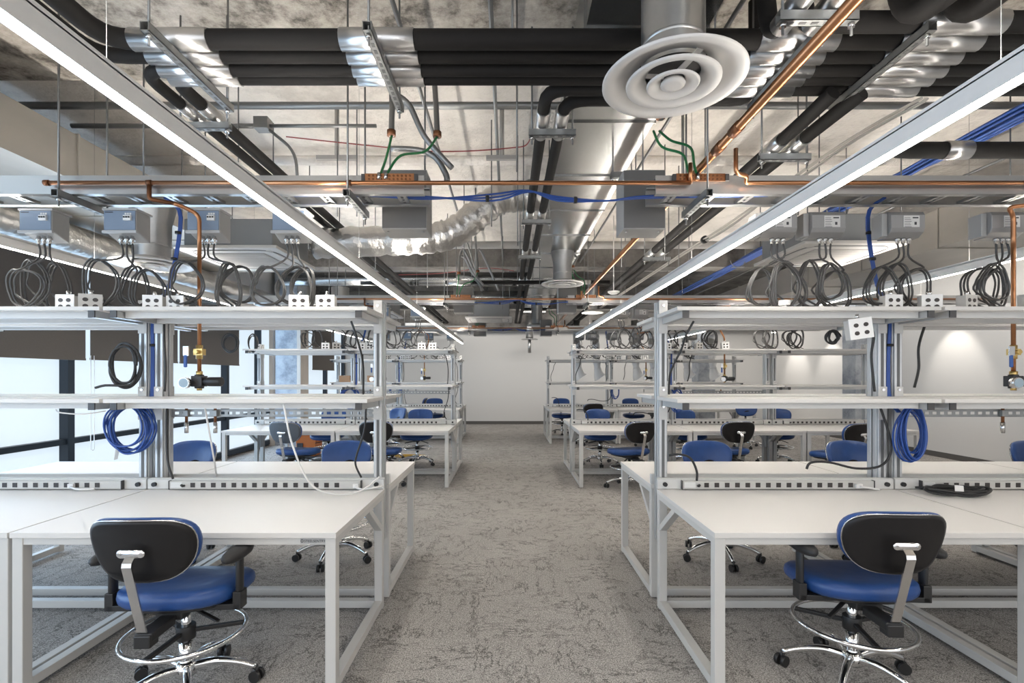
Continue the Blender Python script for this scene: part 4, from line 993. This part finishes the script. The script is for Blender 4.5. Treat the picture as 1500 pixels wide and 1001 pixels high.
for (x, y, z0) in ((-1.1, 2.4, 3.3), (.02, 2.6, 3.2), (1.05, 2.55, 3.1), (-2.4, 3.3, 2.7)):
    rod(x, y, z0, 3.75)
# ================================================================ FAR THINGS
# extraction arms wrapped in clear plastic over the back right benches
for i, (x, y) in enumerate(((1.71, 12.64), (2.19, 12.64), (3.17, 12.64), (3.6, 12.64), (4.45, 12.64), (5.1, 12.64))):
    t = thing('extraction_arm', 'plastic wrapped extraction arm over the back right benches, %s from the aisle' % ['first', 'second', 'third', 'fourth', 'fifth', 'sixth'][i], 'extraction arm', (x, y, 1.5), 0, 'plastic wrapped extraction arms')
    MB().cyl((x, y, 2.3), (x, y, 2.91), .085, 16).build('arm_pipe', 'galv', t, True)
    MB().tube(spline([(x, y, 2.55), (x+.02, y, 2.2), (x+.03, y, 1.9), (x+.05, y, 1.7)], 4), [.085+.012*math.sin(k*2.2) for k in range(13)], 12).build('wrapped_tube', 'plastic_wrap', t, True)
    MB().tube(spline([(x+.05, y, 1.72), (x+.07, y, 1.6), (x+.09, y, 1.52), (x+.12, y, 1.47)], 4), [.08+.007*k for k in range(13)], 14).build('wrapped_hood', 'plastic_wrap', t, True)
# cylinder downlights washing the right wall
for i, y in enumerate((8.94, 12.4, 13.9)):
    t = thing('downlight', 'white cylinder downlight near the right wall, %s' % ['nearest the camera', 'second from the camera', 'farthest from the camera'][i], 'downlight', (7.35, y, 2.7), 0, 'cylinder downlights by the right wall')
    MB().cyl((7.35, y, 2.72), (7.35, y, 2.95), .075, 20).cyl((7.35, y, 2.95), (7.35, y, 3.9), .008, 6).build('lamp_can', 'white_paint', t, True)
    MB().cyl((7.35, y, 2.712), (7.35, y, 2.719), .06, 20).build('lamp_lens', 'lamp_lens', t, True)
    l = bpy.data.lights.new('wall_wash', 'SPOT'); l.energy = 30; l.spot_size = math.radians(66); l.spot_blend = .6; l.color = (1, .94, .86); l.shadow_soft_size = .05
    lo = bpy.data.objects.new('wall_wash', l); COL.objects.link(lo); lo.location = (7.35, y, 2.70)
    lo.rotation_euler = (Vector((8.0, y, 1.65)) - Vector((7.35, y, 2.70))).to_track_quat('-Z', 'Y').to_euler()
# orange bin on a dolly
t = thing('rolling_bin', 'orange plastic bin standing on a dark dolly under the middle left bench', 'bin', (-3.55, 8.95, 0), 0)
MB().rings([[Vector((-3.55 + sx*w, 8.95 + sy*d, z)) for (sx, sy) in ((-1,-1), (1,-1), (1,1), (-1,1))] for (w, d, z) in ((.15, .15, .10), (.185, .17, .46), (.20, .185, .46), (.20, .185, .49), (.17, .16, .49), (.14, .14, .14))], smooth=False).build('bin_body', 'orange', t, True, bevel=.008)
MB().box(-3.70, -3.60, 8.772, 8.784, .24, .33).build('label', 'ink', t, True)
d = MB().box(-3.75, -3.2, 8.8, 9.1, .06, .095).build('dolly', 'cap_grey', t, True, bevel=.01)
for (x, y) in ((-3.7, 8.85), (-3.25, 8.85), (-3.7, 9.05), (-3.25, 9.05)): MB().cyl((x-.02, y, .032), (x+.02, y, .032), .032, 14).build('wheel', 'black_rubber', d, True)
pts = []
for i in range(40):
    a = i*.55; pts.append((-1.85 + (.05+.004*i)*math.cos(a)*1.6, 9.35 + (.05+.003*i)*math.sin(a), .012 + .004*(i % 3)))
solo(MB().tube(spline(pts, 3), .008, 6), 'extension_cable', 'cord_yellow', 'yellow cord lying loosely on the carpet behind the middle left bench', 'cord')
for (x0, x1, lab) in ((-3.95, -3.70, 'small brown cardboard box on the back left lower shelf, nearest the windows'), (-3.30, -3.05, 'small brown cardboard box on the back left lower shelf, towards the aisle')):
    t = thing('cardboard_box', lab, 'box', ((x0+x1)/2, 11.8, 1.368), 0, 'cardboard boxes')
    MB().box(x0, x1, 11.7, 11.92, 1.368, 1.52).build('box_body', 'cardboard', t, True, bevel=.003)
    MB().box((x0+x1)/2-.02, (x0+x1)/2+.02, 11.695, 11.925, 1.515, 1.522).build('packing_tape', 'cord_white', t, True)
for i, (x, y, z, lab) in enumerate(((-4.05, 7.3, 1.98, 'round black cord coil against the window by the column, left one'), (-3.72, 7.3, 1.98, 'narrow black cord coil against the window by the column, right one'))):
    coil('cord_coil', 'cord_black', (x, y, z), .10 - .04*i, .12, 3.3, .007, lab, 'xz', 20+i, group='cord coils by the windows')
# ================================================================ CAMERA, LIGHT, WORLD
cam = bpy.data.cameras.new('camera'); co = bpy.data.objects.new('camera', cam); COL.objects.link(co)
co.location = (0, 0, EYE); co.rotation_euler = (PI/2, math.radians(CAM_ROLL), 0)
cam.sensor_width = 36; cam.sensor_fit = 'HORIZONTAL'; cam.lens = F/1500*36
cam.shift_x = (750-CX)/1500; cam.shift_y = (CY-500.5)/1500; cam.clip_start = .02
SC.camera = co
w = bpy.data.worlds.new('world'); SC.world = w; w.use_nodes = True
w.node_tree.nodes['Background'].inputs[0].default_value = (.93, .96, 1.0, 1); w.node_tree.nodes['Background'].inputs[1].default_value = WORLD
def area(name, loc, rot, sx, sy, e, col):
    l = bpy.data.lights.new(name, 'AREA'); l.shape = 'RECTANGLE'; l.size = sx; l.size_y = sy; l.energy = e; l.color = col
    o = bpy.data.objects.new(name, l); COL.objects.link(o); o.location = loc; o.rotation_euler = rot
area('window_light', (XL+.1, 5, 1.6), (0, -PI/2, 0), 2.6, 14, WINDOW_E, (.50, .73, 1.0))
area('back_wall_fill', (1.4, 13.4, 3.2), (math.radians(50), 0, 0), 11, .3, BACK_E, (1.0, .96, .90))  # added fill lamp aimed at the back wall, without a fixture
SC.view_settings.view_transform = 'Standard'; SC.view_settings.look = 'None'
area('right_wall_fill', (6.6, 9, 3.4), (0, math.radians(-35), 0), .3, 12, SIDE_E, (1.0, .96, .90))  # unseen lamp added to lift the right wall, not a ceiling fixture
SC.view_settings.exposure = EXPO
